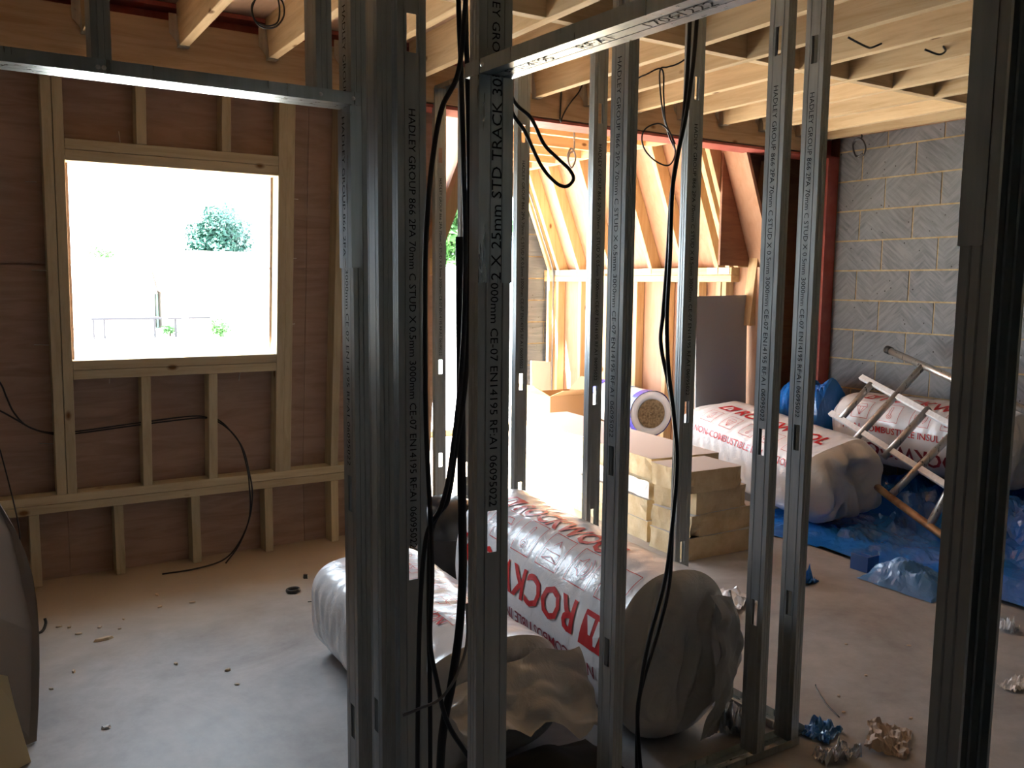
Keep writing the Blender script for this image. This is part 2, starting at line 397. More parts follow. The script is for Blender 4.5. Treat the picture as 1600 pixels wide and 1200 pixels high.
panel(-1.0, 0.376, 0, 1.570); panel(-1.0, 0.376, 1.577, 2.50)
panel(0.378, 1.60, 0, 1.570, HOLE); panel(0.378, 1.60, 1.577, 2.50, HOLE)
panel(1.602, 2.42, 0, 1.570); panel(1.602, 2.42, 1.577, 2.50)
for x in (-0.2, 0.20, 0.579, 0.956, 1.346, 1.731, 2.12): wpart('stud', x, x+0.0445, 0.0, 0.362, 'studz')
wpart('rail', -1.0, 2.30, 0.363, 0.4055, 'studx'); wpart('rail', -1.0, 2.30, 0.4075, 0.45, 'studx')
for x in (-0.55, -0.12, 0.327, 0.3735, 1.410, 1.4525, 1.731, 2.12): wpart('stud', x, x+0.0435, 0.45, 2.50, 'studz')
for x in (0.724, 1.053): wpart('stud', x, x+0.0445, 0.45, 1.0215, 'studz')
for x in (0.726, 1.123): wpart('stud', x, x+0.0455, 2.1495, 2.50, 'studz')
wpart('sill_plate', 0.418, 1.409, 1.022, 1.067, 'studx'); wpart('sill_plate', 0.418, 1.409, 1.069, 1.114, 'studx')
wpart('lintel', 0.418, 1.409, 2.0505, 2.099, 'studx'); wpart('lintel', 0.418, 1.409, 2.101, 2.1485, 'studx')
def nail_at(x, z, L, d=0.09, vert=False):
    y = yf(z)+d
    pts = [(x, y-0.02, z), (x, y+0.012, z+L)] if vert else [(x, y-0.03, z), (x+L, y+0.012, z+0.002)]
    MB().tube(pts, 0.0022, 6).build('nail', 'nail', wall)
for x, z, L in [(0.327, 1.545, -0.06), (0.332, 1.19, -0.07), (0.334, 0.70, -0.07), (1.50, 1.945, 0.05), (1.50, 1.63, 0.045), (1.497, 1.27, 0.045), (1.493, 0.81, 0.03), (0.30, 1.95, -0.04)]: nail_at(x, z, L)
nail_at(1.215, 1.02, -0.045, 0.02, True); nail_at(0.66, 2.15, 0.06, 0.06, True); nail_at(0.585, 1.02, -0.03, 0.06, True)
MB().box(-1.0, 2.25, 4.66, 5.12, 2.50, 2.86).build('added_sun_hood', 'render', wall)  # unseen overhang added outside to keep direct sun out of the window opening
# ---- block wall on the right
bw = MB().box(5.7245, 5.86, -2.2, 4.46, 0, 2.64).build('wall_right', 'mortar', origin=(5.8, 1.1, 0)); struct(bw, 'grey concrete block wall with sandy mortar joints')
CH, BL = 0.2235, 0.436
bm_block = MB().box(-0.0, 0.018, -(BL-0.011)/2, (BL-0.011)/2, 0, CH-0.011).mesh('block'); bm_block.materials.append(M['block'])
def put_block(parent, x, y, z, me, rot=0.0):
    o = bpy.data.objects.new('block', me); COL.objects.link(o); o.parent = parent
    o.location = (x-parent.location.x, y-parent.location.y, z-parent.location.z); o.rotation_euler.z = rot; return o
half = {}
for k in range(12):
    z = (0.957 - 4*CH) + CH*k + 0.0055
    if z < -0.05: continue
    odd = (k % 2 == 0)
    y_joint = 4.250 if odd else 4.047
    yc = y_joint + BL/2
    while yc > 0.2:
        y0, y1 = yc - (BL-0.011)/2, min(yc + (BL-0.011)/2, 4.455)
        hgt = min(CH-0.011, 2.625-z); zz = max(z, 0.0); hgt -= zz - z
        if hgt > 0.02 and y1-y0 > 0.03:
            if y1-y0 > BL-0.02 and abs(hgt-(CH-0.011)) < 1e-3:
                put_block(bw, 5.72 + random.uniform(-0.0015, 0.0015), (y0+y1)/2, zz, bm_block)
            else:
                key = (round(y1-y0, 3), round(hgt, 3))
                if key not in half:
                    half[key] = MB().box(0, 0.018, -(y1-y0)/2, (y1-y0)/2, 0, hgt).mesh('block'); half[key].materials.append(M['block'])
                put_block(bw, 5.72, (y0+y1)/2, zz, half[key])
        yc -= BL
# ---- hidden sides of the shell
o = MB().box(-1.1, -1.0, -2.2, 4.9, 0, 2.83).build('wall_left', 'darkwall'); struct(o, 'plain wall beyond the left edge')
o = MB().box(-1.1, 5.86, -2.3, -2.2, 0, 2.83).build('wall_back', 'darkwall'); struct(o, 'dim grey wall behind the camera')

# ---- bay beyond the steel beam: dwarf wall, steep roof slope, gable
def xm(z): return 5.10 - max(z-1.65, 0.0)*0.40
bay = MB().box(5.19, 5.22, 4.62, 7.60, 0, 1.65)
bay.add([(xm(z)+dd, y, z) for y in (4.62, 7.60) for z, dd in ((1.65, 0.12), (2.85, 0.12), (2.85, 0.15), (1.65, 0.15))], [(0,1,2,3),(4,7,6,5),(0,4,5,1),(1,5,6,2),(2,6,7,3),(3,7,4,0)])
bayo = bay.build('wall_bay', 'plybay', origin=(5.2, 6.1, 0)); struct(bayo, 'orange plywood lined bay with steep timber roof slope')
def bp(name, mb, material='studz2', bev=0.002):
    o = mb.build(name, material, bayo); bevel(o, bev); return o
bp('wall_plate', MB().box(5.10, 5.19, 4.93, 7.55, 1.590, 1.650), 'platey'); bp('wall_plate', MB().box(5.10, 5.19, 4.93, 7.55, 1.535, 1.588), 'platey')
for y in (7.455, 7.29, 6.90, 6.50, 6.06, 5.66, 5.28, 5.04, 4.98): bp('stud', MB().box(5.10, 5.185, y, y+0.047, 0, 1.535))
for y in (7.44, 7.28, 6.94, 6.45, 5.87, 5.47, 5.07, 4.95, 4.86):
    b = MB(); b.add([(xm(z)+dd, yy, z) for yy in (y, y+0.047) for z, dd in ((1.65, 0), (2.80, 0), (2.80, 0.118), (1.65, 0.118))], [(0,1,2,3),(4,7,6,5),(0,4,5,1),(1,5,6,2),(2,6,7,3),(3,7,4,0)])
    bp('rafter', b)
for y in (7.29, 7.0, 5.9, 5.10, 4.97):
    MB().box(5.095, 5.1, y-0.02, y+0.09, 1.60, 1.648).build('angle_bracket', 'hanger', bayo)
bp('purlin', MB().box(4.70, 4.745, 4.66, 7.55, 2.61, 2.79), 'platey')
for y in (5.12, 5.53, 5.98, 6.40, 6.80, 7.20): bp('collar', MB().box(2.74, 4.70, y, y+0.047, 2.62, 2.79), 'collar')
baydeck = MB().box(2.3, 4.80, 4.66, 7.6, 2.80, 2.82).build('ceiling_bay', 'deck', origin=(3.6, 6.1, 2.8)); struct(baydeck, 'pink plywood deck over the bay collars')
# left side of the bay, mirrored, with a low glazed-door opening
def xl(z): return 2.40 + max(z-1.65, 0.0)*0.40
lb = MB().box(2.29, 2.31, 4.62, 4.70, 0, 1.65).box(2.29, 2.31, 7.25, 7.60, 0, 1.65).box(2.29, 2.31, 4.70, 7.25, 1.32, 1.65)
def slope_piece(b, y0, y1, z0, z1, d0, d1):
    b.add([(xl(z)-dd, y, z) for y in (y0, y1) for z, dd in ((z0, d0), (z1, d0), (z1, d1), (z0, d1))], [(0,1,2,3),(4,7,6,5),(0,4,5,1),(1,5,6,2),(2,6,7,3),(3,7,4,0)])
slope_piece(lb, 4.62, 7.6, 1.65, 2.85, 0.10, 0.13)
lbo = lb.build('wall_bay_left', 'plybay', origin=(2.35, 6.1, 0)); struct(lbo, 'left side of the plywood bay with a low wide opening')
for y in (4.66, 5.06, 5.46, 5.86, 6.26, 6.66, 7.06, 7.44):
    b = MB(); slope_piece(b, y, y+0.047, 1.65, 2.80, 0.0, 0.10); bevel(b.build('rafter', 'studz2', lbo), 0.002)
b = MB().box(2.31, 2.40, 4.66, 7.55, 1.55, 1.65); bevel(b.build('wall_plate', 'platey', lbo), 0.002)
bevel(MB().box(2.735, 2.78, 4.66, 7.55, 2.61, 2.79).build('purlin', 'platey', lbo), 0.002)
# gable
GX0, GX1, GZ1 = 2.72, 4.80, 2.38
gb = MB().box(GX1, 5.25, 7.555, 7.68, 0, 2.85).box(2.25, GX0, 7.565, 7.68, 0, 2.85).box(GX0, GX1, 7.565, 7.68, GZ1, 2.85).box(GX0, GX1, 7.565, 7.68, -0.1, 0.06)
gab = gb.build('wall_gable', 'mortar', origin=(3.7, 7.6, 0)); struct(gab, 'grey block gable with a wide open doorway')
gblocks = {}
for k in range(12):
    z = 0.005 + 0.2235*k; zt = min(z+0.2125, 2.62)
    for (xa, xb) in (((4.80, 4.885), (4.896, 5.18)) if k % 2 else ((4.80, 5.10), (5.111, 5.18))):
        key = (round(xb-xa, 3), round(zt-z, 3))
        if key not in gblocks:
            gblocks[key] = MB().box(-(xb-xa)/2, (xb-xa)/2, 0, 0.02, 0, zt-z).mesh('block'); gblocks[key].materials.append(M['block'])
        put_block(gab, (xa+xb)/2, 7.55, z, gblocks[key])
# dark return beside the bay
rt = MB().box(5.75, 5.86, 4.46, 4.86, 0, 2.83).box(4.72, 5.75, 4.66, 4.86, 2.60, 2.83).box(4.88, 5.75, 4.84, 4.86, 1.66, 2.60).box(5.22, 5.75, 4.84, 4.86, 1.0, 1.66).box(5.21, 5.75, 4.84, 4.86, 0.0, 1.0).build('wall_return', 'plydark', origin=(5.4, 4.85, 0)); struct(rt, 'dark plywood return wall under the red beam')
bevel(MB().add([(x, y, z) for y in (4.75, 4.838) for x, z in ((5.13, 1.2), (5.19, 1.2), (5.34, 2.47), (5.28, 2.47))], [(0,1,2,3),(4,7,6,5),(0,4,5,1),(1,5,6,2),(2,6,7,3),(3,7,4,0)]).build('stud', 'studz2', rt), 0.002)
bevel(MB().box(5.42, 5.47, 4.76, 4.838, 0.0, 2.47).build('stud', 'studz2', rt), 0.002)

# =================================================================== METAL STUD PARTITIONS
HS = 2.565
def stud_mesh(H, holes, name='metal_stud'):
    prof = [(-0.0295, 0.034), (-0.0350, 0.034), (-0.0350, 0.0235), (-0.0338, 0.0220), (-0.0350, 0.0205), (-0.0350, 0.0125), (-0.0338, 0.0110), (-0.0350, 0.0095), (-0.0350, 0.0),
            (-0.0195, 0.0), (-0.0180, 0.0016), (-0.0165, 0.0), (-0.0115, 0.0)]
    prof = prof + [(-x, y) for x, y in prof[::-1]]
    mid = 12                                           # segment between the two halves = hole strip
    zs = sorted({0.0, H} | {h-0.041 for h in holes} | {h+0.041 for h in holes})
    b = MB(); n = len(prof)
    for z in zs: b.v += [(x, y, z) for x, y in prof]
    for k in range(len(zs)-1):
        zc = (zs[k]+zs[k+1])/2
        for i in range(n-1):
            if i == mid and any(abs(zc-h) < 0.04 for h in holes): continue
            b.f.append((k*n+i, k*n+i+1, (k+1)*n+i+1, (k+1)*n+i))
    me = b.mesh(name); bm = bmesh.new(); bm.from_mesh(me)
    bmesh.ops.recalc_face_normals(bm, faces=bm.faces)
    bmesh.ops.solidify(bm, geom=bm.faces[:], thickness=0.0009); bm.to_mesh(me); bm.free()
    me.materials.append(M['galv']); return me
SM1 = stud_mesh(HS, [2.20, 1.01, 0.465]); SM2 = stud_mesh(HS, [2.03, 0.835, 0.27]); SM3 = stud_mesh(0.66, []); SM4 = stud_mesh(HS, [2.20, 0.465])
STUD_TEXT = 'HADLEY GROUP 866 2PA 70mm C STUD X 0.5mm 3000mm CE-07 EN14195 RF:A1 06095022'
def ink_mesh(txt, size, length, up=False, name='printed_text'):
    vs, fs = text_geo(txt, size); xmax = max(v[0] for v in vs); k = length/xmax
    h = size*0.70; b = MB()
    if not up: b.add([(y-h/2, -0.0016, -x*k) for x, y in vs], fs)
    else: b.add([(-(y-h/2), -0.0016, x*k) for x, y in vs], fs)
    me = b.mesh(name); me.materials.append(M['ink']); return me
INK = ink_mesh(STUD_TEXT, 0.024, 1.00)
def stud(parent, x, y, rot, me=SM1, z=0.015, ztext=2.09, ink=True, jitter=0.0):
    o = bpy.data.objects.new('metal_stud', me); COL.objects.link(o); o.parent = parent
    o.location = (x-parent.location.x, y-parent.location.y, z); o.rotation_euler.z = math.radians(rot)
    if ink:
        t = bpy.data.objects.new('printed_text', INK); COL.objects.link(t); t.parent = o; t.location = (0, 0, ztext-z)
    return o
def track(parent, p0, p1, openz, name='track', w=0.072, fl=0.025, material='galvtrack', side=None):
    """U channel between p0 and p1 (web centre line); openz: vector the flanges point to"""
    p0, p1 = Vector(p0), Vector(p1); t = (p1-p0).normalized(); o_ = Vector(openz).normalized(); sd_ = t.cross(o_).normalized()
    prof = [(-w/2, fl), (-w/2, 0), (-0.014, 0), (-0.0125, 0.0015), (-0.011, 0), (0.011, 0), (0.0125, 0.0015), (0.014, 0), (w/2, 0), (w/2, fl)]; b = MB()
    for p in (p0, p1): b.v += [tuple(p + sd_*a + o_*c) for a, c in prof]
    n = len(prof); b.f = [(i, i+1, n+i+1, n+i) for i in range(n-1)]
    o = b.build(name, material, parent)
    md = o.modifiers.new('gauge', 'SOLIDIFY'); md.thickness = 0.001; md.offset = 0.0
    return o
def screw(parent, p, d):
    p = Vector(p); d = Vector(d).normalized()
    MB().tube([p, p+d*0.002, p+d*0.004], [0.0045, 0.004, 0.001], 8).build('screw', 'nail', parent)

# front partition along X
YP = 1.80; YC = YP+0.035
pf = thing('metal_stud_frame', 'galvanised steel stud frame facing the camera, with a wide open doorway on its left', 'stud frame', (0.7, YC, 0))
ZH = 1.878
stud(pf, 0.716, YC, -90, SM1); stud(pf, 0.775, YC, -90, SM4, ink=False)
sm = stud(pf, 0.857, YP, 0, SM2, ztext=1.885)
stud(pf, 1.468, YC, -90); stud(pf, 2.055, YC, -90); stud(pf, 2.215, YC, -90)
stud(pf, -0.35, YC, 90, SM1)
for x in (0.216, 0.640): stud(pf, x, YC, -90, SM3, z=ZH+0.003, ink=False)
track(pf, (-0.42, YC, ZH), (0.735, YC, ZH), (0, 0, 1), 'door_head_track')
track(pf, (0.7125, YC, ZH-0.003), (0.7125, YC, ZH-0.345), (1, 0, 0), 'bent_track_leg')
t = bpy.data.objects.new('printed_text', ink_mesh('HADLEY GROUP 866 2PA', 0.022, 0.30)); COL.objects.link(t); t.parent = pf
t.location = (0.7118-0.7, 0, ZH-0.02); t.rotation_euler.z = math.radians(-90)
track(pf, (0.70, YC, 0.002), (2.255, YC, 0.002), (0, 0, 1), 'floor_track')
track(pf, (-0.42, YC, 2.588), (2.255, YC, 2.588), (0, 0, -1), 'ceiling_track')
for x in (0.226, 0.236): screw(pf, (x, YP-0.001, ZH+0.010), (0, -1, 0))
for x in (0.648, 0.72): screw(pf, (x, YP-0.001, ZH+0.012), (0, -1, 0))

# near partition, coming towards the camera on the right, with the second doorway
a4 = math.radians(3.5)
pe = thing('metal_stud_frame', 'galvanised steel door frame running towards the camera, its dark nearest post at the right edge', 'stud frame', (0.84, 1.41, 0))
stud(pe, 0.840, 1.41, 0, SM1, ztext=2.075)
X2, Y2 = 0.895, 0.521
stud(pe, X2, Y2, 180+math.degrees(a4), SM2, ink=False)
track(pe, (0.839, 1.46, ZH), (X2, Y2-0.03, ZH), (0, 0, 1), 'door_head_track')
track(pe, (0.840, 1.4065, ZH-0.003), (0.840, 1.4065, ZH-0.375), (0, 1, 0), 'bent_track_leg')
track(pe, (X2, Y2+0.002, ZH-0.003), (X2, Y2+0.002, ZH-0.335), (-math.sin(a4)*-1, -1, 0), 'bent_track_leg')
t = bpy.data.objects.new('printed_text', ink_mesh('2 X 25mm STD TRACK 30', 0.030, 0.365, True)); COL.objects.link(t); t.parent = pe
t.location = (0, 1.4058-1.41, ZH-0.375+0.004)
# printing on the underside of the head track
dirv = Vector((X2-0.839, Y2-0.03-1.46, 0)).normalized(); upv = Vector((dirv.y, -dirv.x, 0))*-1
x_ = 0.03
for w_ in ('EN14195', 'RF:A1', '17061222'):
    vs, fs = text_geo(w_, 0.030); b = MB()
    b.add([tuple(Vector((0.839, 1.40, ZH-0.0016)) + dirv*(x_+x*1.15) + upv*(0.010-y)) for x, y in vs], fs)
    b.build('printed_text', 'ink', pe); x_ += 1.15*max(v[0] for v in vs) + 0.07
screw(pe, (0.803, 1.395, ZH+0.012), (-1, 0, 0))
track(pe, (0.840, 1.795, 0.002), (0.840, 1.40, 0.002), (0, 0, 1), 'floor_track')
track(pe, (0.835, 1.795, 2.588), (X2+0.01, 0.3, 2.588), (0, 0, -1), 'ceiling_track')

# far partition between the two rooms, running away from the corner
XPC = 2.295
pc = thing('metal_stud_frame', 'galvanised steel stud frame running away towards the bright doorway, behind the white rolls', 'stud frame', (XPC, 3.1, 0))
for y in (1.875, 2.42, 2.99, 3.587, 4.15, 4.45): stud(pc, XPC, y, 0)
track(pc, (XPC, 1.84, 0.002), (XPC, 4.62, 0.002), (0, 0, 1), 'floor_track')
track(pc, (XPC, 1.84, 2.588), (XPC, YR-0.01, 2.588), (0, 0, -1), 'ceiling_track')
#PART2
# =================================================================== INSULATION PACKS
class Pack:
    """rounded wrapped pack lying along an axis; S(u, s, off): u metres along, s metres round from the top centre towards the left"""
    def __init__(s, A, B, width, height, z0, n=2.8, seed=0, wr=0.006, tilt=0.0):
        s.A = Vector((A[0], A[1], z0+height/2 + (A[2] if len(A) > 2 else 0))); s.B = Vector((B[0], B[1], z0+height/2 + (B[2] if len(B) > 2 else 0)))
        s.L = (s.B-s.A).length; s.e = (s.B-s.A).normalized()
        s.l = Vector((0, 0, 1)).cross(s.e).normalized(); s.w = s.e.cross(s.l).normalized()
        if tilt:
            q = Matrix.Rotation(tilt, 3, s.e); s.l = q @ s.l; s.w = q @ s.w
        s.a, s.b, s.n, s.seed, s.wr = width/2, height/2, n, seed, wr
        N = 400; pts = []
        for i in range(N+1):
            t = 2*PI*i/N; c, sn = math.cos(t), math.sin(t)
            pts.append((s.a*math.copysign(abs(sn)**(2/n), sn), s.b*math.copysign(abs(c)**(2/n), c)))
        s.pts = pts; s.cum = [0.0]
        for p, q in zip(pts[:-1], pts[1:]): s.cum.append(s.cum[-1]+math.hypot(q[0]-p[0], q[1]-p[1]))
        s.per = s.cum[-1]
    def sec(s, d):
        d = d % s.per; lo, hi = 0, len(s.cum)-1
        while hi-lo > 1:
            m_ = (lo+hi)//2
            if s.cum[m_] <= d: lo = m_
            else: hi = m_
        t = (d-s.cum[lo])/max(1e-9, s.cum[hi]-s.cum[lo]); p, q = s.pts[lo], s.pts[hi]
        tx, ty = q[0]-p[0], q[1]-p[1]; L = math.hypot(tx, ty) or 1
        return p[0]+tx*t, p[1]+ty*t, -ty/L, tx/L
    def wrinkle(s, u, d):
        sd = s.seed*7.3; a = 2*PI*d/s.per
        q = Vector((u*2.2+sd, math.cos(a)*1.0, math.sin(a)*1.0)); r = noise.noise(q)*s.wr*2.2
        q = Vector((u*16+sd, math.cos(a)*1.2+5, math.sin(a)*1.2)); r += -abs(noise.noise(q))*s.wr*1.1
        return r
    def S(s, u, d, off=0.0, scale=1.0):
        x, y, nx, ny = s.sec(d); o = off + s.wrinkle(u, d)*scale
        return s.A + s.e*u + s.l*(x*scale) + s.w*(y*scale) + s.outn(nx, ny, x, y)*o
    def outn(s, nx, ny, x=0, y=0):
        if nx*x + ny*y < 0: nx, ny = -nx, -ny
        return s.l*nx + s.w*ny
    def skin(s, nu=70, nv=96, cap=0.09, folds=0.02, ends=(True, True)):
        b = MB(); b.grid(lambda i, j: s.S(i*s.L, j*s.per), nu, nv, True)
        def endcap(u0, sgn, sd):
            c = MB()
            def fn(i, j):
                k = i; sc_ = 1 - 0.9985*k**1.15; a = 2*PI*j
                xx, yy, _n, _m = s.sec(j*s.per); xx *= sc_; yy *= sc_
                fold = folds*min(1, k*4)*(noise.noise(Vector((xx*7+sd, yy*3.0, 1.0)))*1.6 - abs(noise.noise(Vector((xx*11+yy*4+sd, yy*5-xx*3, 4.0))))*1.6)
                bul = cap*math.sin(PI*0.5*min(1, k*2.6))*(1-0.15*k)
                x, y, nx, ny = s.sec(j*s.per); o = s.wrinkle(u0, j*s.per)*(1-k)
                return s.A + s.e*(u0 + sgn*(bul+fold)) + s.l*(x*sc_) + s.w*(y*sc_) + s.outn(nx, ny, x, y)*o
            c.grid(fn, 22, nv, True); return c
        return b, [endcap(0, -1, s.seed+1.0), endcap(s.L, 1, s.seed+9.0)]
    def printing(s, geo, u, d, du, dd, off=0.0035):
        """geo 2d -> pack; x runs along du (+-1 along axis), y up runs along dd (+-1 round)"""
        vs, fs = geo; return [tuple(s.S(u+du*x, d+dd*y, off)) for x, y in vs], fs

def logo_geo(sz):
    red = ([], []); n = 8
    for i in range(n+1):
        for j in range(n+1): red[0].append((i/n*sz*1.25 + j/n*sz*0.22, j/n*sz))
    for i in range(n):
        for j in range(n): red[1].append((i*(n+1)+j, (i+1)*(n+1)+j, (i+1)*(n+1)+j+1, i*(n+1)+j+1))
    wv = [(0.30, 0.14), (0.62, 0.14), (0.74, 0.62), (0.70, 0.84), (0.60, 0.84), (0.45, 0.50), (0.78, 0.14), (1.16, 0.14), (0.98, 0.62), (0.88, 0.62)]
    wh = ([(x*sz, y*sz) for x, y in wv], [(0, 1, 2, 5), (5, 2, 3, 4), (6, 7, 8, 9)])
    return red, wh
def circ(cx, cy, r, a0=0, a1=360, n=12): return [(cx+r*math.cos(math.radians(a0+(a1-a0)*i/n)), cy+r*math.sin(math.radians(a0+(a1-a0)*i/n))) for i in range(n+1)]
def icon_geo(k, sz):
    fr = [[(0, 0), (1, 0), (1, 1), (0, 1), (0, 0)]]
    if k == 0: ln = [circ(.5, .42, .22, 150, 390), [(.31, .53), (.5, .88), (.69, .53)], circ(.5, .40, .09)]
    elif k == 1: ln = [[(.5, .14), (.2, .58), (.32, .78), (.68, .78), (.8, .58), (.5, .14)], [(.2, .58), (.8, .58)], [(.4, .58), (.5, .14), (.6, .58)]]
    elif k == 2: ln = [circ(.5, .28, .13, 115, 425), [(.44, .40), (.44, .78)], [(.56, .40), (.56, .78)], circ(.5, .78, .06, 0, 180, 6), circ(.5, .28, .05)]
    elif k == 3: ln = [[(.18, .38), (.30, .38), (.46, .22), (.46, .78), (.30, .62), (.18, .62), (.18, .38)], circ(.5, .5, .14, -60, 60), circ(.5, .5, .25, -60, 60), circ(.5, .5, .35, -60, 60)]
    else: ln = [[(.15, .2), (.85, .2), (.85, .45), (.15, .45), (.15, .2)], [(.35, .62), (.5, .82), (.65, .62)], [(.15, .2), (.5, .33), (.85, .2)]]
    return strokes([[(x*sz, y*sz) for x, y in q] for q in fr + ln], sz*0.022, 0.02)
def pack_thing(name, label, P, group, wrap='wrap', endmat='wrapend', cap=0.09, folds=0.02):
    base = P.A + P.e*(P.L/2); t = thing(name, label, 'insulation pack', (base.x, base.y, base.z - P.b), group)
    b, caps = P.skin(cap=cap, folds=folds); b.build('wrapper', wrap, t, smooth=True)
    for c in caps: c.build('wrapper_end', endmat, t, smooth=True)
    return t
def put(t, P, name, geo, material, u, d, du, dd, off=0.0035):
    b = MB(); b.add(*P.printing(geo, u, d, du, dd, off)); return b.build(name, material, t)
def words_row(t, P, txt, size, material, u, d, du, dd):
    prefix = ''
    for w_ in txt.split(' '):
        x0 = 0.0
        if prefix:
            x0 = max(v[0] for v in text_geo(prefix + 'I', size, 0, 0.012)[0]) - max(v[0] for v in text_geo('I', size, 0, 0.012)[0])
        put(t, P, 'lettering', text_geo(w_, size, 0, 0.012, 0.025), material, u+du*x0, d, du, dd); prefix += w_ + ' '
def word_row(t, P, u, d, du, dd, size, material='redink', logo=True, txt='ROCKWOOL'):
    x = 0.0
    if logo:
        red, wh = logo_geo(size*1.05); put(t, P, 'logo', red, material, u, d, du, dd); put(t, P, 'logo_mark', wh, 'whiteink', u, d, du, dd, 0.0055); x = size*1.75
    put(t, P, 'lettering', text_geo(txt, size*1.42, 0.12, 0.022, 0.025), material, u+du*x, d, du, dd)
def icons(t, P, u, d, du, dd, sz, gap, kinds, material='redink'):
    for i, k in enumerate(kinds): put(t, P, 'pictogram', icon_geo(k, sz), material, u+du*i*(sz+gap), d, du, dd)

GP = 'white wrapped insulation packs with red print'
# big roll behind the front frame (u runs away from the camera; s positive = towards -X side)
P1 = Pack((1.92, 2.06), (2.02, 3.30), 0.47, 0.575, 0.0, 2.4, 1, 0.005)
t1 = pack_thing('insulation_roll', 'big white roll with upside-down red lettering, nearest the far stud frame', P1, GP, cap=0.07, folds=0.05)
word_row(t1, P1, 1.13, 0.095, -1, -1, 0.09)
icons(t1, P1, 1.17, 0.245, -1, -1, 0.14, 0.06, [0, 1, 2, 4, 3, 4])
word_row(t1, P1, 0.02, 0.290, 1, 1, 0.118)
words_row(t1, P1, 'NON-COMBUSTIBLE INSULATION', 0.062, 'wineink', 0.10, 0.465, 1, 1)
def flap1(i, j):
    a = 0.15 + 1.0*i; x = 2.00 + 0.20*i; z = (0.50-0.05*i)*(1-j) + 0.004
    f = noise.noise(Vector((i*3, j*5, 6.1)))*0.035 - abs(noise.noise(Vector((i*8, j*4, 2.1))))*0.03
    return (x + 0.02*math.sin(j*5), 1.975 - 0.035*math.sin(PI*j) + f + 0.10*i**2, z)
MB().grid(flap1, 20, 30).build('plastic_flap', 'wrapend', t1, smooth=True)
# torn pack in front of it
P2 = Pack((1.33, 2.24), (1.38, 3.28), 0.52, 0.40, 0.0, 3.2, 4, 0.009)
t2 = pack_thing('insulation_pack', 'torn white pack with a hanging flap, lying behind the corner posts', P2, GP, cap=0.05, folds=0.03)
icons(t2, P2, 0.98, -0.02, -1, -1, 0.12, 0.06, [2, 0, 3, 1]); icons(t2, P2, 0.15, -0.06, 1, 1, 0.12, 0.06, [0, 3, 1, 2])
words_row(t2, P2, 'NON-COMBUSTIBLE INSULATION', 0.058, 'redink', 0.18, 0.06, 1, 1)
def flap(parent, name, material, fn, nu=26, nv=26):
    return MB().grid(fn, nu, nv).build(name, material, parent, smooth=True)
def flap2(i, j):
    x = 1.12 + 0.50*i; zt = 0.36 - 0.06*abs(i-0.7) - 0.10*max(0, 0.25-i); drop = (0.07 + 0.17*i**1.3 + 0.02*math.sin(i*19))*j
    f = noise.noise(Vector((i*4, j*2.5, 3.1)))*0.05 + abs(noise.noise(Vector((i*9, j*3, 8.1))))*0.03
    return (x, 2.19 - 0.02 - 0.16*j - f*(0.3+j), zt - drop + 0.02*noise.noise(Vector((i*5, j*5, 0))))
flap(t2, 'plastic_flap', 'wrapend', flap2)
# pack in the far room, beside the slabs
P3 = Pack((4.50, 3.40), (4.66, 4.56, 0.10), 0.56, 0.48, 0.07, 3.6, 9, 0.006, -0.22)
t3 = pack_thing('insulation_pack', 'white pack with upright red logo beside the stacked foam slabs', P3, GP, cap=0.16, folds=0.05)
word_row(t3, P3, 1.10, 0.045, -1, -1, 0.10)
icons(t3, P3, 1.09, 0.215, -1, -1, 0.125, 0.085, [0, 1, 2, 4, 3])
words_row(t3, P3, 'NON-COMBUSTIBLE INSULATION', 0.066, 'redink', 1.11, 0.31, -1, -1)
# pack under the trestle against the block wall
P4 = Pack((5.36, 2.75), (5.40, 3.92), 0.52, 0.46, 0.30, 2.9, 14, 0.010, -0.10)
t4 = pack_thing('insulation_pack', 'creased white pack with red print lying under the steel trestle', P4, GP, cap=0.08, folds=0.04)
word_row(t4, P4, 1.08, 0.13, -1, -1, 0.095)
icons(t4, P4, 1.04, 0.295, -1, -1, 0.13, 0.09, [1, 2, 3, 4])
words_row(t4, P4, 'NON-COMBUSTIBLE INSULATION', 0.06, 'redink', 1.10, 0.375, -1, -1)
word_row(t4, P4, 0.15, 0.45, 1, 1, 0.10, 'wineink', False)
# blue and white roll with a bare wool end
P5 = Pack((4.62, 5.28), (4.83, 6.14), 0.36, 0.36, 0.30, 2.0, 21, 0.004)
t5 = thing('insulation_roll', 'white roll with blue tape bands and a bare brown wool end, behind the slabs', 'insulation roll', (4.74, 5.8, 0.30))
b, caps = P5.skin(nu=40, nv=64); b.build('wrapper', 'wrap', t5, smooth=True)
for u0, sg in ((0.0, -1), (P5.L, 1)):
    c = MB(); c.grid(lambda i, j, u0=u0, sg=sg: P5.A + P5.e*(u0+sg*0.012*(1-i)) + (P5.l*math.sin(2*PI*j)+P5.w*math.cos(2*PI*j))*0.118*(1-0.98*i), 8, 40, True); c.build('wool_end', 'wool', t5, smooth=True)
    c = MB(); c.grid(lambda i, j, u0=u0, sg=sg: P5.A + P5.e*(u0+sg*0.010*math.sin(PI*i)) + (P5.l*math.sin(2*PI*j)+P5.w*math.cos(2*PI*j))*(0.18-0.066*i), 6, 40, True); c.build('wrapper_end', 'wrap', t5, smooth=True)
for ua, ub in ((-0.004, 0.09), (P5.L-0.10, P5.L+0.003)):
    c = MB(); c.grid(lambda i, j, ua=ua, ub=ub: P5.S(ua+(ub-ua)*i, j*P5.per, 0.005), 6, 64, True); c.build('tape_band', 'royal', t5, smooth=True)
c = MB(); c.grid(lambda i, j: P5.S(0.30+0.34*i, -0.06+0.10*j, 0.005), 8, 6); c.build('printed_panel', 'bluewash', t5)

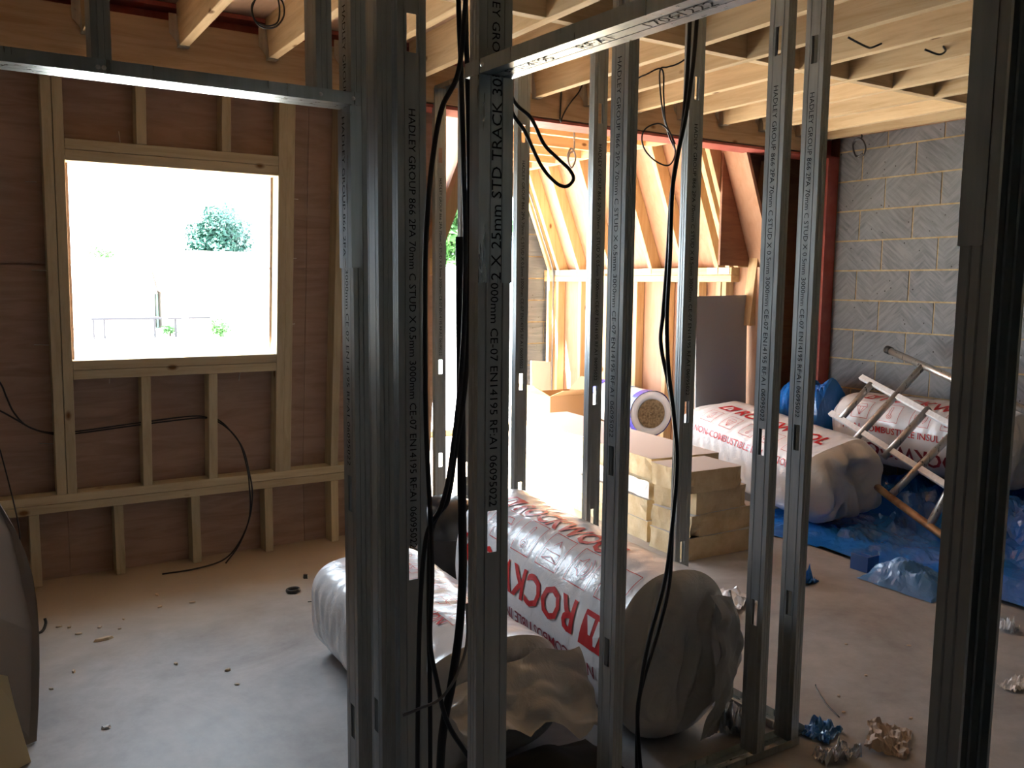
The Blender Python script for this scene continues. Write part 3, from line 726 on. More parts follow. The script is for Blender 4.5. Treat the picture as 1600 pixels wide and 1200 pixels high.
# =================================================================== FOAM SLABS
random.seed(11)
def slab(name, label, cx, cy, z, L, Wd, T, rot, group, chip=0.0, face=None):
    t = thing(name, label, 'foam slab', (cx, cy, z), group)
    ca, sa = math.cos(rot), math.sin(rot); b = MB(); nu, nv = 26, 8
    def put3(x, y, zz): return (cx + ca*x - sa*y, cy + sa*x + ca*y, z+zz)
    sd = random.random()*50
    def edge(x, y, zz):
        ex = (1 if abs(x) > Wd/2-0.001 else 0); ey = (1 if abs(y) > L/2-0.001 else 0)
        k = abs(noise.noise(Vector((x*9+sd, y*9, zz*14))))*0.012 + (chip*max(0, noise.noise(Vector((x*14+sd, y*14, zz*10)))) if ey and ex else 0)
        return put3(x - math.copysign(k, x)*ex, y - math.copysign(k, y)*ey, zz)
    xs = [-Wd/2 + Wd*i/8 for i in range(9)]; ys = [-L/2 + L*i/nu for i in range(nu+1)]; zs = [T*i/3 for i in range(4)]
    for zz in (0, T): b.grid(lambda i, j, zz=zz: edge(xs[round(i*8)], ys[round(j*nu)], zz), 8, nu)
    for x in (-Wd/2, Wd/2): b.grid(lambda i, j, x=x: edge(x, ys[round(j*nu)], zs[round(i*3)]), 3, nu)
    for y in (-L/2, L/2): b.grid(lambda i, j, y=y: edge(xs[round(j*8)], y, zs[round(i*3)]), 3, 8)
    b.build('foam_core', 'foam', t)
    f = MB(); f.grid(lambda i, j: edge(xs[round(i*8)]*0.995, ys[round(j*nu)]*0.998, T+0.0012), 8, nu); f.build('facing', 'foamface', t)
    return t
GS = 'cream foam slabs stacked in the far room'
T_ = 0.122; rz = -0.10
NM = ['bottom', 'second', 'third', 'top']
for k in range(4):
    dx, dy = [(0.0, 0.0), (0.01, 0.02), (0.03, -0.05), (0.02, 0.0)][k]
    slab('foam_slab', ['lowest long cream foam slab of the stack, on the floor', 'second long cream foam slab from the floor in the stack', 'third long cream foam slab from the floor, over white film', 'topmost long cream foam slab with a pale facing'][k], 3.66+dx, 4.70+dy, 0.001+k*(T_+0.002), 1.86, 0.50, T_, rz, GS, 0.05)
    dx, dy = [(0.0, 0.0), (0.02, 0.02), (0.05, 0.03), (0.0, 0.01)][k]
    slab('foam_slab', ['lowest short cream foam offcut at the near end of the stack', 'second short foam offcut from the floor at the stack end', 'third short foam offcut from the floor, chipped at its corner', 'topmost short foam offcut at the near end of the stack'][k], 3.475+dx+[0.08, 0.07, 0.01, 0][k], 3.565+dy, 0.001+k*(T_+0.002), 0.33, [0.56, 0.54, 0.42, 0.40][k], T_, [-0.05, 0.03, 0.06, -0.06][k], GS, 0.09)
b = MB(); b.grid(lambda i, j: (3.335-0.010+0.05*j*0 + (0.17*i) - 0.004*math.sin(i*40), 3.80+1.5*i, 0.36-0.10*j+0.008*noise.noise(Vector((i*20, j*4, 0)))), 40, 4)
tag(b.build('plastic_strip', 'wrap', smooth=True), 'strip of white film with red print hanging on the slab stack', 'plastic film')

# =================================================================== BLUE SHEETING, TRESTLE AND OTHER FAR-ROOM THINGS
def heap(name, label, fn, nu, nv, material, cat):
    return tag(MB().grid(fn, nu, nv).build(name, material), label, cat)
def ridged(x, y, s=1.0):
    v = 0; a = 1; f = 2.3*s
    for k in range(4):
        v += a*(1-abs(noise.noise(Vector((x*f+k*3.1, y*f, k*7.7))))*2.2); a *= 0.5; f *= 2.1
    return v/1.9
def heap1(i, j):
    x = 4.09 + 1.56*i + 0.10*noise.noise(Vector((i*4, j*4, 3))); y = 1.85 + 2.05*j + 0.10*noise.noise(Vector((i*4+9, j*4, 1)))
    e = min(1, i*6, (1-i)*30, j*7, (1-j)*7)
    h = 0.02 + (0.17 + 0.14*i + 0.12*noise.noise(Vector((x*1.7, y*1.7, 4))))*e*max(0.15, ridged(x, y, 0.9))
    if y > 3.2 and x < 4.9: h = min(h*0.3, 0.06)
    h = min(h, max(0.10, x-4.42), 0.30)
    return (x, y, max(0.003, h))
heap('plastic_sheet', 'crumpled blue plastic sheeting spread on the floor below the trestle', heap1, 80, 90, 'blue', 'plastic sheet')
def heap2(i, j):
    a = PI*j; y = 3.98 + 0.60*i; r = 0.34*(0.75+0.25*math.sin(PI*min(1, max(0, i))))
    k = 0.75 + 0.20*ridged(i*1.2, j*1.2, 0.6)
    ed = min(1, i*5+0.35, (1-i)*5+0.35)
    return (5.32 - 0.12*i - math.cos(a)*r*k*1.0, y, 0.02 + 0.94*math.sin(a)**0.6*k*ed + 0.05*noise.noise(Vector((i*5, j*5, 1))))
heap('plastic_sheet', 'tall bundle of blue plastic heaped against the block wall', heap2, 40, 40, 'blue', 'plastic sheet')
def heap3(i, j):
    x = 3.84+0.36*i; y = 2.34+0.42*j; e = math.sin(PI*i)**0.5*math.sin(PI*j)**0.5
    return (x+0.03*noise.noise(Vector((i*3, j*3, 5))), y, 0.004+0.15*e*max(0.1, ridged(x, y, 1.1)))
heap('plastic_sheet', 'pointed light blue fold of plastic at the front of the sheeting', heap3, 30, 30, 'lightblue', 'plastic sheet')
b = MB()
b.box(3.96, 4.055, 2.78, 2.79, 0.001, 0.085).box(3.96, 3.97, 2.79, 2.885, 0.001, 0.085).box(4.045, 4.055, 2.79, 2.885, 0.001, 0.07).box(3.97, 4.045, 2.79, 2.885, 0.001, 0.012)
tag(b.build('plastic_clip', 'plumblue'), 'small violet-blue plastic clip on the floor before the sheeting', 'plastic clip')
# trestle
tr = thing('steel_trestle', 'tubular steel trestle leaning on the block wall over white packs', 'trestle', (4.9, 3.0, 0))
def lp(x, y, z): return Vector((x, y, z))
MB().tube([lp(5.418, 3.727, 1.068), lp(5.30, 3.25, 0.95), lp(5.09, 2.38, 0.74)], 0.024, 14).build('top_tube', 'tube', tr, smooth=True)
MB().tube([lp(5.425, 3.755, 1.075), lp(5.416, 3.715, 1.066)], 0.028, 14).build('end_collar', 'rubber', tr, smooth=True)
MB().tube([lp(4.66, 3.27, 0.31), lp(4.62, 3.145, 0.271), lp(4.50, 2.715, 0.15), lp(4.40, 2.37, 0.055)], 0.022, 12).build('bottom_tube', 'rust', tr, smooth=True)
def flatbar(a, b_, w=0.040, th=0.026):
    a, b_ = Vector(a), Vector(b_); t_ = (b_-a).normalized(); n_ = Vector((1, 0, -1)).normalized(); s_ = t_.cross(n_).normalized(); mb = MB()
    mb.add([tuple(p + s_*u*w/2 + n_*v*th/2) for p in (a, b_) for u, v in ((-1,-1),(1,-1),(1,1),(-1,1))], [(0,1,2,3),(4,7,6,5),(0,4,5,1),(1,5,6,2),(2,6,7,3),(3,7,4,0)])
    bevel(mb.build('flat_bar', 'alu', tr), 0.003)
flatbar((5.235, 3.81, 0.885), (4.93, 2.64, 0.58)); flatbar((4.995, 3.86, 0.645), (4.62, 2.44, 0.27))
for a, b_ in [((5.20, 3.70, 0.85), (4.97, 3.755, 0.62)), ((5.345, 3.42, 0.995), (4.78, 3.585, 0.43)), ((5.10, 3.21, 0.75), (4.80, 3.30, 0.45)), ((4.97, 2.98, 0.62), (4.63, 3.11, 0.28)), ((5.20, 2.83, 0.85), (4.52, 2.80, 0.17))]:
    MB().tube([a, b_], 0.0225, 12).build('rung', 'tube', tr, smooth=True)
# grey plasterboard
b = MB(); b.add([(x, y, z) for dy in (0, 0.0125) for x, z, y in ((4.62, 0.002, 4.755+dy), (5.15, 0.002, 4.755+dy), (5.17, 1.435, 4.82+dy), (4.63, 1.425, 4.82+dy))], [(0,1,2,3),(4,7,6,5),(0,4,5,1),(1,5,6,2),(2,6,7,3),(3,7,4,0)])
tag(b.build('plasterboard_sheet', 'plaster'), 'grey plasterboard offcut leaning by the dark plywood return', 'plasterboard')
# pale leaning sheets beside the gable blocks
b = MB(); b.add([(x, y, z) for dx in (0, 0.012) for x, y, z in ((4.66+dx, 7.18, 0.002), (4.66+dx, 7.50, 0.002), (4.80+dx, 7.535, 1.72), (4.72+dx, 7.44, 1.40))], [(0,1,2,3),(4,7,6,5),(0,4,5,1),(1,5,6,2),(2,6,7,3),(3,7,4,0)])
tag(b.build('plasterboard_sheet', 'paper'), 'tall brown paper backed offcut leaning at the gable blocks', 'plasterboard')
b = MB(); b.add([(x, y, z) for dx in (0, 0.02) for x, y, z in ((4.62+dx*0, 7.02+dx, 0.002), (4.86, 7.05+dx, 0.002), (4.90, 7.12+dx, 0.74), (4.66, 7.10+dx, 0.76))], [(0,1,2,3),(4,7,6,5),(0,4,5,1),(1,5,6,2),(2,6,7,3),(3,7,4,0)])
tag(b.build('foam_board', 'white'), 'small white board standing in sun before the brown paper offcut', 'board')
# cardboard box with open flaps
bx = thing('cardboard_box', 'open brown cardboard box with a folded flap, behind the slabs', 'box', (4.66, 6.62, 0))
b = MB(); x0, x1, y0, y1, H_ = 4.42, 4.92, 6.42, 6.82, 0.50; w_ = 0.006
b.box(x0, x1, y0, y0+w_, 0, H_).box(x0, x1, y1-w_, y1, 0, H_).box(x0, x0+w_, y0+w_, y1-w_, 0, H_).box(x1-w_, x1, y0+w_, y1-w_, 0, H_).box(x0+w_, x1-w_, y0+w_, y1-w_, 0, w_)
b.build('carton', 'card', bx)
def flp(vs): MB().add([tuple(v) for v in vs] + [(v[0], v[1], v[2]-0.005) for v in vs], [(0,1,2,3),(7,6,5,4),(0,4,5,1),(1,5,6,2),(2,6,7,3),(3,7,4,0)]).build('flap', 'card', bx)
flp([(x0, y0, H_+0.003), (x1, y0, H_+0.003), (x1-0.02, y0-0.17, H_+0.07), (x0+0.02, y0-0.17, H_+0.07)])
flp([(x0, y0, H_+0.003), (x0, y1, H_+0.003), (x0-0.16, y1-0.02, H_+0.10), (x0-0.16, y0+0.02, H_+0.10)])
flp([(x1, y0, H_+0.003), (x1, y1, H_+0.003), (x1+0.12, y1-0.02, H_+0.12), (x1+0.12, y0+0.02, H_+0.12)])
# black tub vacuum
vc = thing('tub_vacuum', 'black tub vacuum with domed lid behind the rolls', 'vacuum', (2.02, 3.86, 0))
def lathe(cx, cy, prof, seg=28):
    b = MB(); b.grid(lambda i, j: (cx+prof[round(i*(len(prof)-1))][0]*math.cos(2*PI*j), cy+prof[round(i*(len(prof)-1))][0]*math.sin(2*PI*j), prof[round(i*(len(prof)-1))][1]), len(prof)-1, seg, True); return b
lathe(2.02, 3.86, [(0.001, 0.03), (0.15, 0.03), (0.165, 0.05), (0.185, 0.24), (0.19, 0.245), (0.185, 0.25)]).build('tub', 'blackplastic', vc, smooth=True)
lathe(2.02, 3.86, [(0.195, 0.25), (0.197, 0.275), (0.18, 0.33), (0.14, 0.39), (0.08, 0.415), (0.001, 0.42)]).build('lid', 'blackplastic', vc, smooth=True)
for a in (200, 290, 20): 
    q = math.radians(a); MB().box(2.02+0.19*math.cos(q)-0.02, 2.02+0.19*math.cos(q)+0.02, 3.86+0.19*math.sin(q)-0.02, 3.86+0.19*math.sin(q)+0.02, 0.20, 0.30).build('clasp', 'greycable', vc)
for a in (45, 135, 225, 315):
    q = math.radians(a); MB().tube([(2.02+0.14*math.cos(q)-0.012, 3.86+0.14*math.sin(q), 0.016), (2.02+0.14*math.cos(q)+0.012, 3.86+0.14*math.sin(q), 0.016)], 0.016, 12).build('castor', 'rubber', vc)
# dark sack under the torn pack
def sack(i, j):
    x = 1.17+0.50*i; y = 1.93+0.26*j; e = (math.sin(PI*i)*math.sin(PI*j))**0.45
    return (x, y, 0.001+0.135*e*(0.7+0.5*noise.noise(Vector((i*3+2, j*3, 1))))*(1.1-0.5*i))
tag(MB().grid(sack, 24, 18).build('sack', 'blackbag', smooth=True), 'dark olive sack on the floor under the torn flap', 'sack')

# =================================================================== LEFT FOREGROUND BOARDS
def sheet_poly(name, label, pts, th, nrm, fm, em, cat):
    t = thing(name, label, cat, tuple(Vector(pts[0])*0 + Vector((pts[0][0], pts[0][1], 0))))
    n_ = Vector(nrm).normalized(); n = len(pts); P_ = [Vector(p) for p in pts]; Q_ = [p - n_*th for p in P_]
    MB().add([tuple(p + n_*0.001) for p in P_], [tuple(range(n))]).build('facing', fm, t)
    MB().add([tuple(p) for p in P_+Q_], [tuple(range(n)), tuple(range(n, 2*n))[::-1]] + [(i, (i+1) % n, n+(i+1) % n, n+i) for i in range(n)]).build('core', em, t)
    return t
sheet_poly('insulation_board', 'dark grey faced board with a bowed edge, standing at the left edge', [(0.118, 3.10, 0.004), (0.132, 3.16, 0.10), (0.143, 3.22, 0.20), (0.150, 3.28, 0.30), (0.151, 3.33, 0.39), (0.145, 3.38, 0.47), (0.128, 3.42, 0.55), (0.105, 3.45, 0.62), (0.075, 3.48, 0.69), (0.04, 3.50, 0.76), (-0.02, 3.54, 0.87), (-0.30, 3.66, 1.20), (-0.30, 3.05, 0.7), (-0.12, 3.0, 0.004)], 0.008, (0.85, -0.5, 0.15), 'greyface', 'greyface', 'insulation board')
sheet_poly('insulation_board', 'cream foam offcut in front of the dark grey board, at the lower left corner', [(0.095, 2.97, 0.003), (0.060, 2.955, 0.20), (0.045, 2.935, 0.31), (0.0, 2.915, 0.34), (-0.30, 2.735, 0.36), (-0.30, 2.735, 0.003)], 0.03, (0.5, -0.85, 0.1), 'creamedge', 'creamedge', 'insulation board')

# =================================================================== CABLES
def cable(label, pts, r=0.004, material='cable', name='cable', n=8):
    return tag(MB().tube(spline(pts, n), r, 8).build(name, material, smooth=True), label, 'cable')
#CABLES
cable('thick black cable hanging between the corner posts, bowing left at its foot', [(0.876, 1.62, 2.58), (0.876, 1.62, 2.108), (0.882, 1.62, 1.947), (0.889, 1.62, 1.755), (0.894, 1.62, 1.559), (0.887, 1.62, 1.343), (0.861, 1.62, 1.124), (0.838, 1.62, 1.029), (0.817, 1.66, 0.93), (0.82, 1.70, 0.6), (0.83, 1.72, 0.1), (0.85, 1.70, 0.006)], 0.0055)
cable('straight black cable beside the bowed one, against the printed door post', [(0.903, 1.64, 2.58), (0.903, 1.64, 2.119), (0.91, 1.64, 1.89), (0.914, 1.64, 1.694), (0.915, 1.64, 1.451), (0.906, 1.64, 1.285), (0.883, 1.64, 1.147), (0.864, 1.64, 1.036), (0.84, 1.68, 0.926), (0.85, 1.70, 0.5), (0.86, 1.72, 0.006)], 0.0055)
cable('black cable looping out over the widest corner post and down past the torn pack', [(0.885, 1.60, 2.1), (0.867, 1.6, 1.931), (0.828, 1.6, 1.849), (0.807, 1.6, 1.747), (0.796, 1.6, 1.645), (0.79, 1.6, 1.517), (0.791, 1.6, 1.229), (0.801, 1.6, 1.025), (0.805, 1.6, 0.886), (0.8, 1.6, 0.746), (0.815, 1.6, 0.656), (0.843, 1.6, 0.547), (0.908, 1.6, 0.424), (0.96, 1.6, 0.25), (0.98, 1.6, 0.006)], 0.0055)
cable('bundle of black cables sagging low behind the printed door post', [(0.900, 1.655, 1.60), (0.903, 1.655, 1.287), (0.907, 1.655, 1.006), (0.909, 1.655, 0.862), (0.898, 1.65, 0.732), (0.878, 1.65, 0.604), (0.862, 1.65, 0.533), (0.851, 1.65, 0.431), (0.848, 1.65, 0.2), (0.85, 1.64, 0.012)], 0.010)
cable('thin grey cable end poking out over the foot of the widest post', [(0.90, 1.62, 0.80), (0.879, 1.58, 0.736), (0.858, 1.58, 0.669), (0.817, 1.58, 0.621), (0.764, 1.58, 0.61), (0.727, 1.58, 0.605)], 0.0032, 'greycable')
cable('black cable bent into a long hanging loop right of the printed door post', [(0.95, 1.62, 2.58), (0.96, 1.62, 2.1), (0.998, 1.62, 1.91), (1.055, 1.62, 1.857), (1.089, 1.62, 1.806), (1.127, 1.62, 1.778), (1.159, 1.62, 1.756), (1.17, 1.62, 1.736), (1.151, 1.62, 1.719), (1.121, 1.62, 1.726), (1.082, 1.62, 1.76), (1.039, 1.62, 1.828), (1.006, 1.62, 1.865), (0.97, 1.63, 1.95), (0.93, 1.64, 2.2), (0.925, 1.64, 2.58)], 0.0042)
cable('black cable hanging before the big roll, the right strand of the pair', [(1.826, 1.93, 2.58), (1.824, 1.93, 2.367), (1.815, 1.93, 2.172), (1.79, 1.93, 1.99), (1.749, 1.93, 1.806), (1.745, 1.93, 1.587), (1.74, 1.93, 1.401), (1.753, 1.93, 1.249), (1.779, 1.93, 1.113), (1.798, 1.93, 0.955), (1.778, 1.93, 0.699), (1.756, 1.93, 0.582), (1.701, 1.93, 0.411), (1.676, 1.93, 0.275), (1.668, 1.93, 0.195), (1.683, 1.93, 0.046), (1.695, 1.93, 0.006)], 0.0062)
cable('black cable hanging before the big roll, the left strand of the pair', [(1.813, 1.95, 2.58), (1.813, 1.95, 2.371), (1.81, 1.95, 2.14), (1.796, 1.95, 1.958), (1.763, 1.95, 1.773), (1.753, 1.95, 1.587), (1.742, 1.95, 1.419), (1.738, 1.95, 1.324), (1.782, 1.95, 1.169), (1.809, 1.95, 1.01), (1.804, 1.95, 0.75), (1.80, 1.95, 0.588), (1.764, 1.95, 0.452), (1.707, 1.95, 0.3), (1.687, 1.95, 0.201), (1.688, 1.95, 0.008)], 0.0062)
cable('thin dark cable with a round loop hanging under the far room joists', [(2.40, 3.1, 2.62), (2.521, 3.1, 2.411), (2.612, 3.1, 2.431), (2.72, 3.1, 2.473), (2.736, 3.1, 2.357), (2.752, 3.1, 2.246), (2.793, 3.1, 2.179), (2.816, 3.1, 2.108), (2.779, 3.1, 2.053), (2.701, 3.1, 2.064), (2.635, 3.1, 2.107), (2.614, 3.1, 2.162), (2.639, 3.1, 2.206), (2.714, 3.1, 2.233), (2.773, 3.1, 2.205), (2.814, 3.1, 2.152)], 0.0038)
cable('thin dark cable dropping straight beside the round hanging loop', [(2.95, 3.11, 2.60), (2.838, 3.11, 2.52), (2.762, 3.11, 2.49), (2.72, 3.11, 2.473), (2.723, 3.11, 2.384), (2.747, 3.11, 2.274), (2.785, 3.11, 2.186), (2.827, 3.11, 2.124)], 0.0038)
for dz in (0.0,):
    cable('coil of black cable hanging on a joist at the top left', [(1.16, 4.0, 2.795), (1.152, 4.0, 2.75), (1.133, 4.0, 2.692), (1.149, 4.0, 2.64), (1.191, 4.0, 2.622), (1.243, 4.0, 2.641), (1.276, 4.0, 2.696), (1.266, 4.01, 2.76), (1.20, 4.02, 2.78), (1.14, 4.02, 2.72), (1.15, 4.02, 2.655), (1.20, 4.02, 2.638), (1.25, 4.02, 2.66), (1.262, 4.02, 2.72), (1.25, 4.02, 2.795)], 0.004)
cable('black cable threaded through the studs below the window and drooping to the floor', [(0.041, 4.66, 1.14), (0.112, 4.67, 1.023), (0.134, 4.68, 0.956), (0.162, 4.68, 0.878), (0.219, 4.70, 0.804), (0.338, 4.76, 0.747), (0.45, 4.76, 0.747), (0.714, 4.75, 0.767), (0.963, 4.75, 0.781), (1.043, 4.75, 0.779), (1.11, 4.74, 0.765), (1.163, 4.69, 0.704), (1.222, 4.68, 0.605), (1.252, 4.68, 0.468), (1.26, 4.66, 0.361), (1.239, 4.66, 0.221), (1.174, 4.65, 0.095), (1.088, 4.64, 0.023), (0.938, 4.62, 0.006), (0.779, 4.62, 0.006)], 0.0042)
cable('second dark cable running with the threaded one and ending at the double rail', [(0.055, 4.66, 0.918), (0.105, 4.66, 0.894), (0.167, 4.68, 0.847), (0.244, 4.70, 0.789), (0.337, 4.75, 0.757), (0.448, 4.74, 0.76), (0.711, 4.74, 0.78), (0.959, 4.74, 0.795), (1.055, 4.74, 0.781), (1.136, 4.70, 0.733), (1.2, 4.67, 0.645), (1.234, 4.66, 0.509), (1.245, 4.66, 0.40), (1.242, 4.66, 0.24), (1.18, 4.64, 0.10), (1.10, 4.63, 0.006)], 0.0042)
cable('thin dark cable hanging at the far left behind the grey board', [(0.06, 4.4, 1.2), (0.081, 4.4, 0.821), (0.094, 4.4, 0.734), (0.119, 4.4, 0.587), (0.143, 4.4, 0.423), (0.146, 4.4, 0.319), (0.133, 4.4, 0.217), (0.12, 4.4, 0.006)], 0.003)
cable('small coil of dark cable hanging before the block wall', [(5.55, 4.177, 2.741), (5.55, 4.153, 2.625), (5.545, 4.14, 2.578), (5.545, 4.187, 2.561), (5.545, 4.211, 2.519), (5.545, 4.18, 2.456), (5.545, 4.121, 2.449), (5.54, 4.097, 2.496), (5.54, 4.122, 2.553), (5.54, 4.166, 2.577), (5.54, 4.207, 2.537), (5.535, 4.169, 2.445), (5.535, 4.116, 2.462)], 0.006, 'cable')
cable('black cable tail hooked over the second joist from the right post', [(3.69, 2.70, 2.63), (3.66, 2.655, 2.625), (3.60, 2.66, 2.60), (3.54, 2.64, 2.59), (3.47, 2.64, 2.60), (3.43, 2.66, 2.62)], 0.005)
cable('short black cable tail on the joist nearest the right post', [(4.06, 2.60, 2.66), (4.04, 2.575, 2.63), (3.98, 2.57, 2.605), (3.90, 2.59, 2.62)], 0.005)
cable('grey cable coil hanging from the bay collars', [(3.971, 5.5, 2.682), (3.974, 5.5, 2.531), (3.933, 5.5, 2.489), (3.922, 5.5, 2.431), (3.953, 5.5, 2.386), (3.988, 5.5, 2.446), (3.986, 5.51, 2.503), (3.95, 5.51, 2.529), (3.922, 5.51, 2.465), (3.948, 5.51, 2.357)], 0.007, 'greycable')
cable('brown-black cable curving off a joist onto the red beam', [(3.26, 4.42, 2.74), (3.232, 4.43, 2.672), (3.176, 4.43, 2.608), (3.139, 4.43, 2.559), (3.116, 4.44, 2.508), (3.107, 4.44, 2.48)], 0.0045)
cable('straight dark cable dropping to the red beam beside the curved one', [(3.106, 4.44, 2.78), (3.106, 4.44, 2.651), (3.103, 4.44, 2.575), (3.10, 4.44, 2.489)], 0.005)
for yy, lab in ((7.36, 'dark cable tied down the bay roof slope near the gable'),):
    cable(lab, [(4.66, yy-0.02, 2.60), (4.80, yy, 2.36), (4.95, yy, 1.98), (5.07, yy, 1.68), (5.085, yy, 1.50), (5.085, yy, 1.0), (5.085, yy, 0.3)], 0.008, 'greycable')

# =================================================================== FLOOR DEBRIS
random.seed(5)
def chip(x, y, sx, sy, h, label, group, material='chip', name='wood_chip', cat='wood chip'):
    a = random.random()*PI; ca, sa = math.cos(a), math.sin(a); n = 6; b = MB()
    ring = [(sx*math.cos(2*PI*k/n)*random.uniform(.7, 1), sy*math.sin(2*PI*k/n)*random.uniform(.7, 1)) for k in range(n)]
    b.add([(x+ca*u-sa*v, y+sa*u+ca*v, 0.0005) for u, v in ring] + [(x+(ca*u-sa*v)*0.8, y+(sa*u+ca*v)*0.8, h*random.uniform(.6, 1)) for u, v in ring],
          [tuple(range(n))[::-1], tuple(range(n, 2*n))] + [(k, (k+1) % n, n+(k+1) % n, n+k) for k in range(n)])
    return tag(b.build(name, material), label, cat, group)
GL = 'pale chips scattered on the floor below the window'
for x, y in [(0.824, 4.137), (0.685, 4.153), (0.519, 4.08), (0.488, 3.972), (0.417, 4.031), (0.303, 4.098), (0.266, 4.128), (0.331, 4.0), (0.702, 4.327), (0.19, 3.493), (0.784, 3.18), (0.785, 3.319), (0.275, 3.61), (0.625, 3.481)]:
    chip(x, y, random.uniform(.010, .020), random.uniform(.006, .011), random.uniform(.005, .010), 'tiny pale wood chip on the floor below the window', GL)
GR = 'pale chips scattered on the floor of the far room'
for x, y in [(2.892, 2.01), (2.655, 1.954), (2.568, 1.865), (3.299, 2.098), (3.081, 2.243), (2.611, 1.724), (2.732, 1.713)]:
    chip(x, y, random.uniform(.007, .014), random.uniform(.005, .009), random.uniform(.004, .008), 'tiny pale chip on the grey floor left of the near post', GR)
chip(0.414, 3.881, 0.042, 0.016, 0.016, 'largest pale wood splinter on the floor below the window', None, 'chip', 'wood_splinter')
chip(0.324, 3.081, 0.020, 0.012, 0.012, 'small white chip alone on the bare grey floor, lower left', None, 'white', 'plaster_chip', 'plaster chip')
b = MB(); b.grid(lambda i, j: (1.277 + (0.030+0.006*math.cos(2*PI*j))*math.cos(2*PI*i), 4.04 + (0.026+0.006*math.cos(2*PI*j))*math.sin(2*PI*i), 0.010+0.009*math.sin(2*PI*j)), 28, 8, True)
tag(b.build('washer_ring', 'rubber', smooth=True), 'black rubber ring lying on the floor below the window', 'ring')
chip(1.397, 4.206, 0.022, 0.018, 0.028, 'small dark crumpled scrap by the rubber ring', None, 'rubber', 'debris_scrap', 'scrap')
cable('short thin twig of wire on the floor near the corner posts', [(1.29, 3.86, 0.006), (1.32, 3.84, 0.010), (1.36, 3.84, 0.006), (1.40, 3.82, 0.004)], 0.003, 'rubber', 'wire_offcut')
cable('thin bent wire on the grey floor of the far room', [(2.64, 2.045, 0.012), (2.631, 2.034, 0.006), (2.565, 1.939, 0.004), (2.519, 1.846, 0.004)], 0.0022, 'rubber', 'wire_offcut')
cable('dark curled hook of cable beside the grey board', [(0.165, 4.08, 0.004), (0.20, 4.10, 0.006), (0.216, 4.12, 0.03), (0.214, 4.13, 0.05)], 0.006, 'rubber', 'cable_offcut')
def crumple(name, label, cx, cy, sx, sy, h, material, cat, seed, rot=0.0, n=16):
    ca, sa = math.cos(rot), math.sin(rot)
    def fn(i, j):
        u = (i-0.5)*sx*(1+0.25*noise.noise(Vector((i*3, j*3, seed)))); v = (j-0.5)*sy*(1+0.25*noise.noise(Vector((i*3, j*3, seed+5))))
        return (cx+ca*u-sa*v, cy+sa*u+ca*v, 0.003 + h*abs(noise.noise(Vector((i*3.5, j*3.5, seed+9)))*1.4+0.5*noise.noise(Vector((i*8, j*8, seed)))))
    return tag(MB().grid(fn, n, n).build(name, material), label, cat)
crumple('plastic_scrap', 'white plastic scrap on the floor right of the big roll', 2.215, 2.10, 0.06, 0.10, 0.06, 'wrap', 'plastic scrap', 1)
crumple('foil_scrap', 'shiny blue and silver foil scrap between the two corner studs', 2.14, 1.955, 0.10, 0.11, 0.09, 'foil', 'foil scrap', 2, 0.4)
crumple('plastic_scrap', 'pale blue film scrap right of the corner studs', 2.38, 1.81, 0.13, 0.10, 0.03, 'lightblue', 'plastic scrap', 3, 0.3)
crumple('foil_scrap', 'crumpled silver foil at the bottom edge right of the corner studs', 2.29, 1.68, 0.14, 0.07, 0.05, 'foil', 'foil scrap', 4, -0.2)
crumple('foil_scrap', 'grey foil offcut with raised edge on the floor', 2.53, 1.66, 0.20, 0.13, 0.03, 'paper', 'foil scrap', 5, 0.5)
crumple('plastic_scrap', 'clear crumpled film on the floor behind the far stud frame', 2.95, 2.93, 0.30, 0.35, 0.06, 'wrap', 'plastic scrap', 6, 0.2)
crumple('plastic_scrap', 'small blue scrap by the short foam offcuts', 3.56, 2.86, 0.12, 0.09, 0.06, 'blue', 'plastic scrap', 7)
crumple('plastic_scrap', 'white knob of film on the floor at the right edge', 3.83, 1.97, 0.07, 0.06, 0.06, 'wrap', 'plastic scrap', 8)
crumple('plastic_scrap', 'thin clear film curl on the sawdust at the right edge', 3.31, 1.66, 0.14, 0.07, 0.02, 'wrap', 'plastic scrap', 9)

# =================================================================== OUTSIDE
g = MB().box(-150, 150, 5.6, 220, -2.9, -2.72).box(-150, 150, -120, -3.0, -2.9, -2.72).build('ground', 'grass', origin=(0, 60, -2.8)); struct(g, 'sunlit ground outside')
def tree(name, label, cx, cy, z0, z1, rx, ry, n, mat_, seed, leaf=0.35, trunk_z=-2.72, group=None):
    random.seed(seed); t = thing(name, label, 'tree' if z1 > 1 else 'bush', (cx, cy, trunk_z), group)
    b = MB(); cz, rz_ = (z0+z1)/2, (z1-z0)/2
    for _ in range(n):
        u = random.uniform(-1, 1); th = random.uniform(0, 2*PI); q = math.sqrt(1-u*u); rr = random.random()**0.40
        lump = 0.78 + 0.5*noise.noise(Vector((q*math.cos(th)*2+seed, q*math.sin(th)*2, u*2)))
        p = Vector((cx+rx*rr*lump*q*math.cos(th), cy+ry*rr*lump*q*math.sin(th), cz+rz_*rr*lump*u))
        d1 = Vector((random.gauss(0, 1), random.gauss(0, 1), random.gauss(0, 1))).normalized()*leaf*random.uniform(.5, 1); d2 = d1.orthogonal().normalized()*leaf*random.uniform(.3, .6)
        b.add([p-d1, p+d2, p+d1, p-d2], [(0, 1, 2, 3)])
    b.build('foliage', mat_, t)
    MB().tube([(cx, cy, trunk_z), (cx+0.05*rx, cy, (trunk_z+cz)/2), (cx, cy, cz)], [rx*0.09, rx*0.07, rx*0.03], 8).build('trunk', 'bark', t)
tree('conifer_tree', 'dark green bushy tree showing above the roof in the window', 23.9, 100, 0.5, 10.6, 4.4, 4.4, 9000, 'leaf', 3, 0.36)
